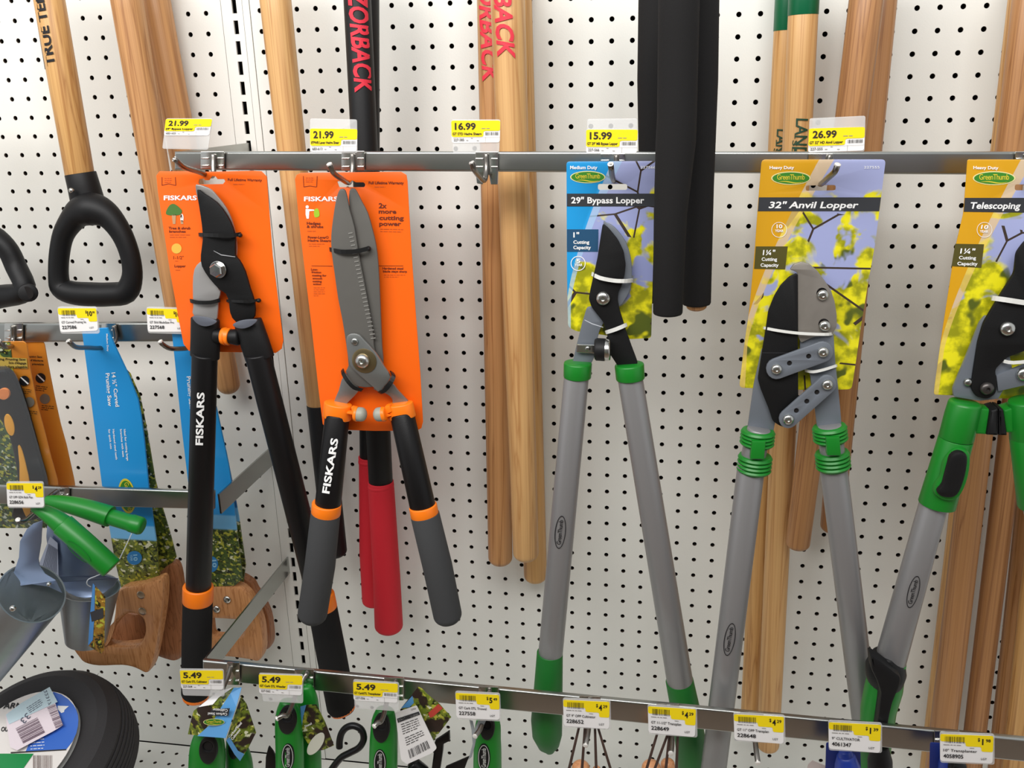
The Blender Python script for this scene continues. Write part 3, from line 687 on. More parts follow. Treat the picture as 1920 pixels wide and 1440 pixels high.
handle('broad reddish wooden handle under the 26.99 tag, ending between the anvil lopper arms', (1632, -60, 64), (1496, 1018, 44), .12, 'red', 10, dome=.6)
handle('reddish wooden handle half hidden behind the broad one', (1659, -60, 56), (1560, 985, 42), .06, 'red', 11)
handle('wooden handle entering the top right corner and running behind the right lopper', (1935, -60, 56), (1756, 1480, 47), .09, 'red', 12)
handle('slim wooden handle just behind the one from the top right corner', (1926, -60, 54), (1742, 1470, 38), .05, 'gold', 13)
handle('second wooden handle from the lower right corner group', (1958, 300, 48), (1815, 1480, 38), .07, 'red', 14)
handle('narrow wooden handle near the right edge, between two others', (2000, 300, 48), (1868, 1490, 38), .05, 'tan', 15)
handle('rightmost wooden handle at the right edge of the frame', (2030, 300, 56), (1898, 1490, 46), .09, 'gold', 16)
# ------------------------------------------------------------------ product cards: shared printed pieces
def ribbonlogo(M, t, u, v, a, b, rot=0, txt=True, name='oval_logo'):
    Print().poly(M(0), ell(u, v, a, b, rot)).out('logo_rim', LOGOC, t)
    Print().poly(M(.0003), ell(u, v, a*.94, b*.86, rot)).out(name, LOGOG, t)
    r = math.radians(rot); dx, dy = cos(r), sin(r)
    P = Print()
    if txt: P.text(M(.0006), 'GreenThumb', (u-a*.7*dx-b*.22*dy*-1, v-a*.7*dy+b*.22), (u+a*.7*dx, v+a*.7*dy+b*.22), b*.78, bold=.005, sp=.9)
    # ornamental swash under the word
    pts = [(u-a*.62+k*a*1.24/10, v+b*.55-b*.12*sin(k*pi/10*2)) for k in range(11)]
    P.poly(M(.0006), pts+[(x, y+b*.13*sin(pi*i/10)+.3) for i, (x, y) in enumerate(pts)][::-1]).out('logo_word', LOGOY, t)
def off(d): return lambda o: PM(d+o)
# ------------------------------------------------------------------ 1 orange bypass lopper
D = .235
t = thing('bypass_lopper', 'black bypass lopper with hex bolt on an orange card, leftmost of the hanging loppers', 'lopper', W(410, 640, .25))
out = [(293, 329), (299, 321), (400, 322), (476, 320), (490, 321), (500, 331), (505, 400), (511, 480), (521, 560), (531, 638), (528, 654), (517, 662), (413, 660), (354, 658), (344, 645), (336, 605), (328, 560), (318, 505), (305, 420), (296, 360)]
slot = [(372, 343), (374, 336), (382, 335), (384, 338), (392, 338), (398, 330), (404, 331), (408, 336), (420, 336), (422, 340), (418, 345), (374, 346)]
plate('backing_card', out, D, .0011, ORC, t, holes=[slot], bev=.0003)
M = PM(D+.0005)
Print().text(M, 'FISKARS', (307, 375), (369, 375), 8, bold=.03).out('lettering', WINK, t)
Print().poly(M, ell(341, 409, 3, 8)).out('figure_print', WINK, t)
Print().text(M, 'Full Lifetime Warranty', (427, 339), (491, 340), 4.6, bold=.02).text(M, 'Tree & shrub', (316, 430), (357, 430), 4.6, bold=.03).text(M, 'branches', (317, 436), (348, 436), 4.2, bold=.03).text(M, '1-1/2"', (325, 486), (344, 486), 6, bold=0).text(M, 'Lopper', (327, 501), (348, 501), 4.6, bold=.02).out('lettering', INKO, t)
Print().poly(M, [(303, 332), (304, 332), (304, 347), (303, 348)]).poly(M, [(328, 332), (329, 332), (330, 347), (329, 348)]).poly(M, [(303, 347), (316, 344), (329, 347), (329, 348), (316, 345), (303, 348)]).out('emblem_frame', INKO, t, kind='stuff')
Print().fine(M, (308, 335), (322, 335), 2.2, 3, seed=4).fine(M, (437, 346), (482, 346), 2.4, 1).fine(M, (318, 441), (358, 441), 2.6, 2, seed=5).fine(M, (329, 507), (348, 507), 2.4, 1).fine(M, (328, 490), (340, 490), 1.6, 1).out('fine_print', INKL, t)
Print().poly(M, ell(331, 466, 9.5, 9.5)).out('log_print', mat('log_yellow', (226, 180, 70)), t)
Print().poly(M, cat_smooth([(311, 398), (317, 386), (325, 382), (334, 387), (341, 395), (338, 402), (327, 404), (314, 403)], 3)).out('tree_print', mat('tree_green', (74, 116, 50)), t)
Print().poly(M, [(322, 403), (330, 402), (329, 420), (324, 420)]).poly(M, [(337, 403), (341, 402), (344, 420), (339, 420)]).out('trunk_print', mat('trunk_tan', (190, 150, 110)), t)
plate('blade', [(366, 349), (371, 346.5), (382, 349), (396, 356), (410, 371), (424, 390), (434, 412), (441, 438), (444, 465), (442, 483), (435, 486), (400, 470), (372, 380)], .247, .003, mat('ground_edge', (150, 146, 142), .4, .7), t, bev=.0008, smooth=2)
plate('blade_arm', [(374, 492), (364, 505), (361, 533), (362, 575), (363, 592), (398, 600), (407, 596), (409, 562), (413, 547), (400, 528), (392, 500), (385, 488)], .247, .003, mat('satin_blade', (172, 170, 168), .42, .6), t, bev=.0008, smooth=2)
plate('coated_blade', [(369, 356), (381, 363), (406, 380), (424, 403), (436, 427), (441, 450), (440.5, 478), (448, 488), (459, 509), (468, 540), (477, 568), (477, 592), (468, 600), (442, 604), (431, 586), (429, 568), (423, 551), (411, 543), (392, 522), (378, 499), (376, 478), (379.5, 450), (378, 422), (373, 388)], .252, .004, TEFL, t, bev=.0008, smooth=2)
Print().poly(PM(.2533), [(400, 469.5), (415, 477), (441, 481), (441, 482.3), (415, 479), (401, 471)]).out('bevel_line', mat('edge_grey', (150, 150, 152)), t)
bolt(410, 505, .254, 16, STEEL2, t, h=.007, hexa=True, name='bolt_flange')
for pts, wd in (([(375, 440), (400, 441, .258), (430, 442, .258), (450, 439)], 7), ([(358, 564), (372, 567, .252), (395, 567, .252), (411, 563)], 7), ([(427, 564), (450, 565, .257), (470, 565, .257), (486, 562)], 5)):
    tie([(p[0], p[1], p[2] if len(p) > 2 else .247) for p in pts], .25, wd, BTIE, t)
for x, y in ((451, 441), (486, 563)): bolt(x, y, .248, 4, BTIE, t, name='tie_head', socket=False)
for s, P in (('left', [(385, 600, .25, 56), (385, 640, .25, 57), (384, 668, .25, 57)]), ('right', [(465, 604, .25, 56), (477, 640, .25, 58), (487, 671, .25, 58)])):
    o = tube('handle_socket', P, BLKP, t, flat=.62, seg=28, caps=(.1, .08))
    u, v = P[0][:2]; k = -1 if s == 'left' else 1
    Print().poly(PM(.2695), [(u-k*25, v+1), (u-k*10, v-4 if k < 0 else v+8), (u, v-3 if k < 0 else v+11), (u+k*15, v+1 if k < 0 else v+6), (u+k*23, v+6 if k < 0 else v-4), (u+k*10, v+14 if k < 0 else v-6), (u, v+16 if k < 0 else v-4), (u-k*14, v+12 if k < 0 else v-2)]) if 0 else None
plate('socket_face', cat_smooth([(360, 594), (372, 593), (392, 596), (406, 603), (396, 610), (382, 612), (368, 606)], 3), .2665, .002, mat('worn_grey_plastic', (92, 96, 106), .5), t)
plate('socket_face', cat_smooth([(436, 609), (448, 602), (466, 599), (482, 600), (473, 610), (458, 616), (444, 615)], 3), .2665, .002, _M['worn_grey_plastic'], t)
tube('bumper', [(406, 629, .252, 30), (418, 630, .252, 26)], BLKP, t, caps=(.3, .1))
tube('bumper', [(429, 631, .252, 26), (446, 632, .252, 32)], BLKP, t, caps=(.1, .3))
tube('bumper_ring', [(418, 630, .252, 32), (423, 630.5, .252, 34), (424, 630.5, .252, 31), (430, 631.5, .252, 33)], ORP, t, caps=(.1, .1))
def lophandle(t, A, B, tubew, ring, grip, cap, gm, nm='handle_tube', flat=1.0, mt=BLK):
    tube(nm, [A, B], mt, t, seg=28)
    if ring: tube('orange_ring', ring, ORP, t, seg=28, caps=(.1, .1))
    tube('grip', grip, gm, t, seg=28, caps=(.06, .3), dome=(False, not cap))
    if cap: tube('end_cap', cap, ORP, t, caps=(.05, .35), dome=(False, True), seg=26)
lophandle(t, (384, 664, .25, 47), (372, 1108, .215, 46), 0, [(371.5, 1101, .215, 56), (371, 1126, .215, 56)], [(371, 1124, .215, 54), (369, 1200, .21, 54), (367, 1298, .205, 52)], [(367, 1296, .205, 50), (367, 1306, .205, 48)], BFOAM)
lophandle(t, (483, 664, .25, 48), (602, 1130, .20, 46), 0, [(600, 1116, .20, 54), (605, 1140, .20, 54)], [(604, 1136, .20, 54), (622, 1230, .195, 55), (640, 1325, .19, 54)], [(640, 1322, .19, 52), (644, 1330, .19, 50)], BFOAM)
Print().text(TM((384, 664, .25, 47), (372, 1108, .215, 46), .0008), 'FISKARS', (380, 835), (383, 736), 13, bold=.03).out('lettering', WINK, t)
# ------------------------------------------------------------------ 2 hedge shears
t = thing('hedge_shears', 'hedge shears with long grey blades on an orange card and grey foam grips', 'shears', W(685, 700, .25))
out = [(553, 336), (556, 328), (564, 324), (660, 323), (752, 322), (762, 328), (764, 340), (767, 395), (773, 495), (780, 595), (788, 700), (793, 791), (790, 803), (781, 808), (700, 808), (613, 805), (605, 795), (597, 730), (584, 612), (572, 512), (561, 420)]
slot = rounded([(632, 340), (643, 340), (646, 343), (656, 343), (660, 338), (667, 342), (682, 342), (685, 346), (683, 351), (636, 351)], 2)
plate('backing_card', out, D, .0011, ORC, t, holes=[slot], bev=.0003)
Print().text(M, 'FISKARS', (570, 377), (634, 377), 8, bold=.03).out('lettering', WINK, t)
Print().poly(M, ell(576, 388, 3, 3)).out('figure_head', WINK, t)
Print().poly(M, [(573, 392), (579, 392), (589, 393), (589, 395), (580, 396), (579, 410), (575, 410), (573, 402)]).out('figure_print', WINK, t)
Print().poly(M, cat_smooth([(589, 394), (596, 391), (599, 400), (598, 406), (590, 407)], 3)).out('bush_print', mat('lime', (160, 196, 40)), t)
pr = Print()
for s_, a, b, y, h in (('Full Lifetime Warranty', 691, 757, 345, 4.8), ('2x', 710, 725, 390, 9), ('more', 710, 743, 400, 7.5), ('cutting', 711, 757, 412, 7.5), ('power', 711, 752, 423, 7.5), ('Hedges', 575, 601, 421, 5), ('& shrubs', 575, 606, 427, 4.6), ('Power-Lever\u00ae', 577, 616, 447, 4.6), ('Hedge Shears', 577, 620, 453, 4.4), ('Low-', 583, 596, 507, 4), ('friction', 584, 602, 512, 3.6), ('coating for', 585, 612, 518, 3.6), ('smooth', 586, 604, 523.5, 3.4), ('cutting', 586, 603, 529, 3.6), ('action', 587, 602, 534, 3.4), ('Hardened steel', 717, 756, 505, 4), ('blade stays sharp', 718, 763, 510.5, 3.8)):
    pr.text(M, s_, (a, y), (b, y+.4), h, bold=.03 if h > 3 else .01)
pr.out('lettering', INKO, t); pr = Print()
pr.poly(M, [(584, 498), (623, 498.5), (623, 499.3), (584, 498.8)]).poly(M, [(709, 498), (756, 498), (756, 498.8), (709, 498.8)])
pr.poly(M, [(568, 330), (569, 330), (570, 350), (569, 351)]).poly(M, [(594, 330), (595, 330), (594, 351), (593, 350)]).poly(M, [(569, 350), (581, 348), (593, 350), (593, 351), (581, 349), (569, 351)]).out('emblem_frame', INKO, t, kind='stuff')
Print().fine(M, (573, 334), (588, 334), 2.2, 3, seed=4).fine(M, (702, 351), (746, 351), 2.4, 1).fine(M, (576, 434), (610, 434), 2.4, 1).fine(M, (579, 458), (610, 458), 2.4, 2).fine(M, (713, 430), (758, 431), 2.6, 2, seed=8).fine(M, (588, 540), (610, 540), 2.2, 5, seed=9).fine(M, (720, 516), (762, 516), 2.2, 2, seed=7).out('fine_print', INKL, t)
plate('arm', [(647, 700), (672, 726), (665, 742), (651, 756), (650, 764), (626, 762), (628, 748), (635, 732)], .246, .003, GRS, t, smooth=2)
plate('arm', [(733, 716), (745, 731), (760, 747), (764, 755), (738, 764), (736, 752), (732, 744), (719, 736), (700, 730), (715, 712)], .246, .003, GRS, t, smooth=2)
plate('right_blade', [(655, 358), (662, 353.5), (668, 358), (678, 378), (689, 399), (698, 430), (705, 460), (709, 495), (711.5, 540), (714, 600), (716, 648), (718, 690), (700, 690), (670, 480), (655, 395)], .249, .003, BLADE, t, smooth=2, bev=.0008)
plate('left_blade', [(635, 358), (641, 354), (647.5, 358), (652, 376), (655, 393), (664, 425), (672, 474), (683, 530), (692, 580), (700, 632), (702, 657), (716, 684), (723, 712), (712, 722), (696, 726), (672, 725), (656, 712), (648, 696), (653, 686), (649, 648), (641.5, 600), (633.5, 560), (627, 514), (621.5, 474), (620.5, 442), (624, 410), (629, 378)], .253, .003, BLADE, t, smooth=2, bev=.001)
V = []; F = []
for k in range(27):
    f = k/26; u = 653+f*(695-653); v = 437+f*(634-437)
    a = W(u, v, .2537); b = W(u+8+f, v-1.5, .2537); c = W(u+8+f, v+.6, .2537); e = W(u, v+2.1, .2537); i = len(V)
    V += [a, b, c, e]+[q+Vector((0, .0007, 0)) for q in (a, b, c, e)]
    F += [tuple(i+x for x in q) for q in ((0, 3, 2, 1), (0, 1, 5, 4), (1, 2, 6, 5), (2, 3, 7, 6), (3, 0, 4, 7))]
mk('serrations', V, F, mat('bright_edge', (176, 174, 168), .35, .6), t)
plate('pivot_plate', [(649, 636), (653, 628), (662, 625.5), (673, 628), (682, 637), (704, 661), (720, 687), (732, 708), (720, 725), (712, 736), (704, 730), (682, 711), (663, 694), (656, 684), (651, 660)], .2575, .0035, GRS, t, smooth=2, bev=.001)
bolt(683, 676.5, .258, 24, mat('yellow_washer', (150, 134, 100), .3, .9), t, h=.0012, name='washer', socket=False)
bolt(680, 676.5, .2595, 14, STEEL2, t, h=.006, name='pivot_bolt')
bolt(665, 640.5, .258, 7, STEEL, t, h=.002, name='rivet', socket=False)
tie([(642, 694, .25), (644, 702, .258), (652, 715, .262), (664, 727, .262), (678, 731, .258)], .26, 7, BTIE, t)
tie([(735, 698, .25), (738, 706, .259), (731, 720, .263), (721, 732, .262), (712, 736, .256)], .26, 8, BTIE, t)
tie([(620, 468, .248), (640, 472, .2575), (668, 471, .2575), (690, 466, .2555)], .25, 8, BTIE, t)
bolt(691, 466, .252, 5, BTIE, t, name='tie_head', socket=False)
tube('collar', [(634, 758, .25, 54), (632, 782, .25, 55)], ORP, t, flat=.75, seg=26, caps=(.08, .08)).location.z += 0
tube('collar', [(749, 758, .25, 53), (754, 781, .25, 54)], ORP, t, flat=.75, seg=26, caps=(.08, .08))
plate('bumper_arm', [(658, 764), (672, 767), (672, 784), (660, 782), (662, 778), (650, 776), (650, 773), (660, 774)], .262, .008, ORP, t)
plate('bumper_arm', [(722, 762), (730, 761), (735, 772), (726, 776), (733, 780), (722, 784), (718, 776)], .262, .008, ORP, t)
for x0, x1 in ((666, 678), (722, 710)):
    tube('bumper_cup', [(x0, 776, .262, 27), ((x0*2+x1)/3, 776.5, .262, 29)], ORP, t, caps=(.15, .05))
    tube('bumper_ball', [((x0*2+x1)/3, 776.5, .262, 27), (x1, 777, .262, 27)], mat('grey_rubber', (158, 158, 146), .5), t, caps=(.05, .75), dome=(False, True))
for A, B, ring, grip in (((632.5, 780, .25, 46), (614, 955, .27, 49), [(612.5, 945, .27, 55), (611, 962, .27, 55)], [(610.5, 962, .27, 55), (600, 1060, .27, 57), (586, 1150, .27, 55)]),
                         ((754, 778, .25, 46), (794.5, 958, .27, 49), [(793, 949, .27, 53), (796.5, 966, .27, 53)], [(797, 966, .27, 55), (820, 1060, .27, 56), (839, 1152, .27, 54)])):
    tube('handle_tube', [A, B], BLK, t, seg=28)
    tube('orange_ring', ring, ORP, t, seg=28, caps=(.06, .06)); tube('grip', grip, FOAM, t, seg=28, caps=(.05, .75), dome=(False, True))
Print().text(TM((632.5, 780, .25, 46), (614, 955, .27, 49), .0008), 'FISKARS', (617, 926), (634, 823), 13, bold=.03).out('lettering', WINK, t)
# ------------------------------------------------------------------ green brand loppers
def tubelogo(t, A, B, u, v, rot):
    tm = TM(A, B, .0007); e1 = ell(u, v, 31, 10.5, rot, 32); e2 = ell(u, v, 29.5, 9, rot, 32); r = math.radians(rot); c, s = cos(r), sin(r)
    P = Print().ring(tm, e1, e2)
    P.text(tm, 'GreenThumb', (u-23*c-3*s*-1*0+3.2*-s, v-23*s+3.2*c), (u+23*c+3.2*-s, v+23*s+3.2*c), 8, bold=.005, sp=.9)
    P.out('oval_logo', INKB, t)
def gtcard(t, d, out, slot, wedge, wedge2, name, seed):
    m_ = leafcard(name, wedge, wedge2, seed=seed); plate('backing_card', out, d, .0011, m_, t, holes=[slot] if slot else [], bev=.0003)
t = thing('bypass_lopper', 'grey bypass lopper with black blade on a blue leafy card, green grips', 'lopper', W(1130, 640, .25))
out = rounded([(1062, 303), (1231, 302), (1229, 400), (1226.5, 420), (1224, 520), (1221, 634), (1181, 636), (1130, 628), (1080, 621), (1065, 613), (1063, 511)], 6)
gtcard(t, D, out, rounded([(1121, 345), (1176, 345), (1176, 356), (1121, 356)], 4), (30, 150, 214), (160, 196, 226), 'leaf_card_blue', 2)
Print().poly(PM(D+.0004), [(1063, 363), (1229.5, 363), (1228.8, 387), (1063, 387)]).out('title_band', BAND, t)
Print().poly(PM(D+.0004), [(1063, 430), (1122, 430), (1121, 472), (1063, 472)]).out('size_panel', mat('navy_panel', (34, 78, 112), .4), t)
M2 = PM(D+.0009)
pr = Print()
for s_, a, b, y, h in (('Medium Duty', 1069, 1120, 317, 6), ('29" Bypass Lopper', 1071, 1208, 381, 11), ('1"', 1075, 1086, 445, 9), ('Cutting', 1075, 1105, 457, 6), ('Capacity', 1075, 1108, 467, 6), ('5', 1081, 1088, 493, 7), ('YEAR', 1077, 1092, 499, 4.5), ('227566', 1201, 1229, 316, 4.6)): pr.text(M2, s_, (a, y), (b, y), h, bold=.025 if s_ != '227566' else 0)
pr.out('lettering', WINK, t); Print().ring(M2, ell(1084, 494, 14, 14), ell(1084, 494, 12.6, 12.6)).out('badge_ring', WINK, t)
ribbonlogo(off(D+.0004), t, 1102, 332, 33, 11.5)
plate('blade', [(1131, 419), (1137, 417.5), (1147, 422), (1157, 431), (1173, 453), (1182, 480), (1185, 507), (1183, 538), (1174, 558), (1160, 576), (1150, 560), (1150, 480)], .246, .003, GRM, t, smooth=2, bev=.0008)
plate('blade_arm', [(1100, 577), (1110, 574), (1133, 603), (1124, 620), (1118, 644), (1114, 671), (1104, 690), (1071, 690), (1080, 651), (1091, 607)], .246, .004, GRM, t, bev=.0008, rnd=3)
Print().poly(PM(.2462), [(1096, 599), (1110, 606), (1131, 613), (1131, 614.3), (1110, 608), (1096, 600.5)]).out('bevel_line', mat('pale_edge', (190, 194, 200)), t)
plate('coated_blade', [(1130, 419), (1141, 428), (1158, 449), (1169, 471), (1173, 496), (1171, 516), (1166, 534), (1159, 549), (1158, 564), (1162, 582), (1173, 618), (1184, 649), (1195, 678), (1195, 692), (1162, 692), (1142, 662), (1138, 624), (1131, 604), (1109, 576), (1103.5, 560), (1107, 542), (1113, 515), (1120, 484), (1126, 444)], .251, .004, TEFL, t, bev=.0008, rnd=5)
bolt(1131, 559, .252, 13.5, STEEL2, t, h=.005)
plate('bumper_bracket', [(1081, 646), (1117, 647), (1116, 663), (1081, 661)], .252, .003, STEEL2, t, rnd=2)
bolt(1102, 654, .253, 5, STEEL, t, name='rivet', h=.0015, socket=False)
tube('bumper', [(1117, 655, .262, 40), (1118.5, 655, .262, 43), (1134, 656, .262, 43), (1135, 656, .262, 40)], BLKP, t, caps=(.1, .1))
tube('bumper_ring', [(1135, 656, .262, 42), (1142, 656, .262, 41)], STEEL2, t, caps=(.12, .12))
tie([(1111, 514, .246), (1125, 521, .256), (1150, 526, .256), (1170, 527, .256), (1185, 526, .247)], .25, 7, WHT, t)
tie([(1137, 623, .25), (1150, 619, .2555), (1163, 614, .2555), (1174, 609, .248)], .25, 7, WHT, t)
AL, BL = (1081, 704, .25, 47), (1032, 1228, .235, 46); AR, BR = (1181, 706, .25, 47), (1276, 1285, .20, 49)
tube('handle_tube', [AL, BL], GRT, t, seg=28); tube('handle_tube', [AR, BR], GRT, t, seg=28)
tube('collar', [(1083.5, 682, .25, 53), (1082.5, 706, .25, 52)], GRN, t, seg=26, caps=(.1, .1)); tube('collar', [(1180, 685, .25, 55), (1182, 709, .25, 54)], GRN, t, seg=26, caps=(.1, .1))
tube('grip', [(1031, 1224, .235, 49), (1028, 1290, .233, 54), (1025, 1350, .232, 59), (1026, 1378, .232, 56), (1029, 1398, .232, 40), (1031, 1408, .232, 18)], GRND, t, seg=28, caps=(.04, .3))
tube('grip', [(1274, 1276, .20, 52), (1285, 1330, .196, 55), (1296, 1400, .192, 58), (1301, 1450, .19, 58)], GRND, t, seg=28, caps=(.04, .3))
tubelogo(t, AL, BL, 1050.5, 998, -84)
t = thing('anvil_lopper', 'grey anvil lopper with linkage bars on a mustard leafy card, ribbed green collars', 'lopper', W(1500, 700, .25))
out = rounded([(1428, 299), (1661, 299), (1651, 380), (1641, 458), (1628, 530), (1615, 609), (1607, 665), (1597, 730), (1529, 732), (1460, 730), (1386, 727), (1395, 650), (1405, 580), (1415, 470), (1422, 372)], 8)
gtcard(t, D, out, rounded([(1511, 348), (1567, 347), (1567, 357), (1511, 358)], 4), (214, 158, 24), (232, 196, 110), 'leaf_card_mustard', 5)
Print().poly(PM(D+.0004), [(1423, 370), (1652, 370), (1648.5, 396), (1421, 396)]).out('title_band', BAND, t)
Print().poly(PM(D+.0004), [(1417, 462), (1477, 462), (1472, 505), (1414, 504)]).out('size_panel', mat('olive_panel', (84, 78, 32), .4), t)
pr = Print()
for s_, a, b, y, h, sh in (('Heavy Duty', 1443, 1489, 317, 5.6, 0), ('32" Anvil Lopper', 1441, 1610, 390, 11.5, .2), ('1\u00bc"', 1430, 1454, 478, 9, .1), ('Cutting', 1428, 1457, 489, 6, 0), ('Capacity', 1426, 1460, 500, 6, 0), ('10', 1456, 1467, 428, 7, 0), ('YEAR', 1453, 1469, 435, 4.5, 0), ('227555', 1620, 1649, 316, 4.6, 0)): pr.text(M2, s_, (a, y), (b, y), h, shear=sh, bold=.025 if s_ != '227555' else 0)
pr.out('lettering', WINK, t); Print().ring(M2, ell(1461, 431, 14.5, 14.5), ell(1461, 431, 13.6, 13.6)).out('badge_ring', WINK, t)
ribbonlogo(off(D+.0004), t, 1483, 334, 37, 12.5)
plate('handle_plate', [(1428, 655), (1440, 655), (1460, 760), (1449, 815), (1400, 815), (1413.6, 720)], .246, .004, GRM, t)
plate('body', [(1500, 630), (1563, 626), (1566, 674), (1575.5, 765), (1579, 808), (1533, 808), (1528, 765), (1519, 704), (1500, 660)], .247, .004, GRM, t)
plate('anvil_jaw', [(1481, 506), (1488, 496), (1502, 491), (1517.5, 495), (1532, 507), (1547, 527), (1558, 544), (1565, 565), (1569, 590), (1569, 613), (1560, 628), (1527, 632), (1502, 643), (1496, 631), (1495.5, 512), (1489, 508)], .2505, .0035, JAW, t, rnd=3, bev=.0008)
plate('blade', [(1495.5, 512), (1480, 519), (1464, 535), (1452, 555), (1441, 582), (1436.5, 613), (1429, 658.6), (1421, 710.5), (1426, 729), (1441, 765.5), (1449, 790), (1462.5, 799), (1472, 801), (1484, 780), (1497, 744), (1496, 643)], .252, .004, TEFL, t, rnd=5, bev=.0008)
Print().poly(PM(.2522), [(1429, 661), (1484, 661.5), (1484, 662.3), (1429, 661.8)]).out('bevel_line', mat('dark_line', (54, 54, 58)), t)
for a, b, wd, hs, lab in (((1456, 692), (1543, 660), 39, ((1480.5, 681.5), (1516.5, 668.5)), 0), ((1478, 786), (1551, 721), 35, ((1493.5, 770.5), (1513, 753), (1532, 736)), 1)):
    plate('link_bar', capsule(a, b, wd), .2585, .004, GRM, t, holes=[ell(x, y, 4.6, 4.6, 0, 14) for x, y in hs], bev=.0009)
    for x, y in (a, b): bolt(x, y, .259, 10.2, STEEL2, t)
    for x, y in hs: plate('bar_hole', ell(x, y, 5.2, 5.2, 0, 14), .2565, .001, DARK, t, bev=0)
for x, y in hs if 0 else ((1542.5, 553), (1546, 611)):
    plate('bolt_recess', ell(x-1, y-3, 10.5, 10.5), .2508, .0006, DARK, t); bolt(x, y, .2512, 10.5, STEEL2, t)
tie([(1434, 615, .249), (1460, 620, .2565), (1500, 625, .2565), (1546, 627, .2565), (1560, 626, .248)], .25, 5, WHT, t)
tie([(1511, 695, .249), (1525, 697, .2525), (1545, 693, .2525), (1567, 686, .248)], .25, 5, WHT, t)
A4, B4 = (1409, 870, .25, 51), (1337, 1450, .235, 47); A4r, B4r = (1562, 870, .25, 50), (1621, 1345, .19, 47)
tube('handle_tube', [A4, B4], GRT, t, seg=28); tube('handle_tube', [A4r, B4r], GRT, t, seg=28)
tube('handle_tube_neck', [(1423, 806, .25, 44), (1409, 872, .25, 46)], GRT, t); tube('handle_tube_neck', [(1556, 800, .25, 44), (1563, 872, .25, 46)], GRT, t)
for (u0, v0), (u1, v1) in (((1421.5, 808), (1413, 884)), ((1555, 800), (1563, 878))):
    def at_(f): return (u0+(u1-u0)*f, v0+(v1-v0)*f)
    col = thing('', '', '', (0, 0, 0)) if 0 else None
    for f0, f1 in ((0, .34), (.62, 1)):
        P = []
        for k in range(4):
            fa = f0+(f1-f0)*k/4; fb = f0+(f1-f0)*(k+1)/4-.015; P += [(*at_(fa), .25, 60), (*at_((fa+fb)/2), .25, 64), (*at_(fb), .25, 60), (*at_(fb+.012), .25, 56)]
        tube('collar', P, GRN, t, seg=28, caps=(.06, .06))
    a, b = at_(.3), at_(.66)
    plate('collar_bridge', [(a[0]-9, a[1]-3), (a[0]+17, a[1]-3), (b[0]+17, b[1]+3), (b[0]-9, b[1]+3)], .2715, .012, GRN, t, bev=.001)
tubelogo(t, A4, B4, 1368, 1199, -80)
# telescoping lopper at the right edge
t = thing('telescoping_lopper', 'telescoping lopper cut by the right frame edge, green sleeves with black levers', 'lopper', W(1850, 750, .26))
out = rounded([(1814, 299), (1950, 299), (1950, 748), (1870, 747), (1800, 742), (1751, 740), (1753, 720), (1767, 620), (1791, 465), (1806, 401), (1811, 340)], 4)
gtcard(t, D, out, rounded([(1903, 346), (1946, 346), (1946, 357), (1903, 357)], 4), (214, 158, 24), (232, 196, 110), 'leaf_card_mustard', 5)
Print().poly(PM(D+.0004), [(1809, 371), (1950, 371), (1950, 399), (1807, 397)]).out('title_band', BAND, t)
Print().poly(PM(D+.0004), [(1791, 457), (1845, 458), (1840, 502), (1784, 499)]).out('size_panel', _M['olive_panel'], t)
pr = Print()
for s_, a, b, y, h, sh in (('Heavy Duty', 1825, 1872, 317, 5.6, 0), ('Telescoping', 1820, 1914, 391, 11.5, .2), ('1\u00bc"', 1800, 1829, 475, 9, .1), ('Cutting', 1798, 1830, 486, 6, 0), ('Capacity', 1795, 1833, 497, 6, 0), ('10', 1839, 1853, 429, 7, .1), ('YEAR', 1837, 1853, 436, 4.5, 0)): pr.text(M2, s_, (a, y), (b, y+.6), h, shear=sh, bold=.025)
pr.out('lettering', WINK, t); Print().ring(M2, ell(1846, 431, 14.5, 14.5), ell(1846, 431, 13.6, 13.6)).out('badge_ring', WINK, t)
ribbonlogo(off(D+.0004), t, 1864, 334, 40, 13)
plate('body', [(1848, 592), (1837, 606), (1823, 642), (1805, 686), (1787, 729), (1788.5, 744), (1837, 752), (1872, 748), (1900, 700), (1880, 600)], .249, .005, GRM, t, rnd=4)
plate('coated_blade', [(1960, 420), (1920, 455), (1906, 474), (1902, 512), (1881, 545), (1859, 581), (1844.5, 606), (1834, 642), (1825, 700), (1821, 729), (1830, 744), (1852, 749), (1868, 738), (1870, 718), (1866, 693), (1888, 671), (1925, 657), (1965, 648)], .254, .005, TEFL, t, rnd=7, bev=.001)
plate('gear_arm', [(1868, 704), (1920, 684), (1965, 680), (1965, 716), (1925, 722), (1872, 734)], .2525, .004, GRM, t)
bolt(1888.6, 616, .255, 14, STEEL2, t, h=.005); bolt(1850, 728, .255, 12.5, mat('dark_steel', (88, 84, 82), .35, .8), t, h=.005); bolt(1814.5, 716, .25, 8, STEEL, t, name='pin', h=.004, socket=False); bolt(1919, 701, .254, 13, STEEL2, t, h=.005)
tie([(1862, 559, .249), (1885, 562, .259), (1925, 568, .259), (1955, 570, .259)], .25, 9, WHT, t)
tie([(1878, 676, .25), (1900, 680, .258), (1940, 676, .258)], .25, 6, WHT, t)
A5, B5 = (1752, 940, .25, 51), (1663, 1262, .24, 56)
tube('inner_tube', [A5, B5], GRT, t, seg=28)
tube('upper_sleeve', [(1809, 758, .25, 59), (1803, 780, .25, 61), (1793, 821, .25, 62)], GRN, t, seg=28, caps=(.2, .03)); tube('sleeve_joint', [(1793, 819, .25, 58), (1792, 826, .25, 58)], GRND, t, seg=28)
tube('lower_sleeve', [(1792, 824, .25, 62), (1774, 886, .25, 64), (1757, 945, .25, 67)], GRN, t, seg=28, caps=(.03, .05))
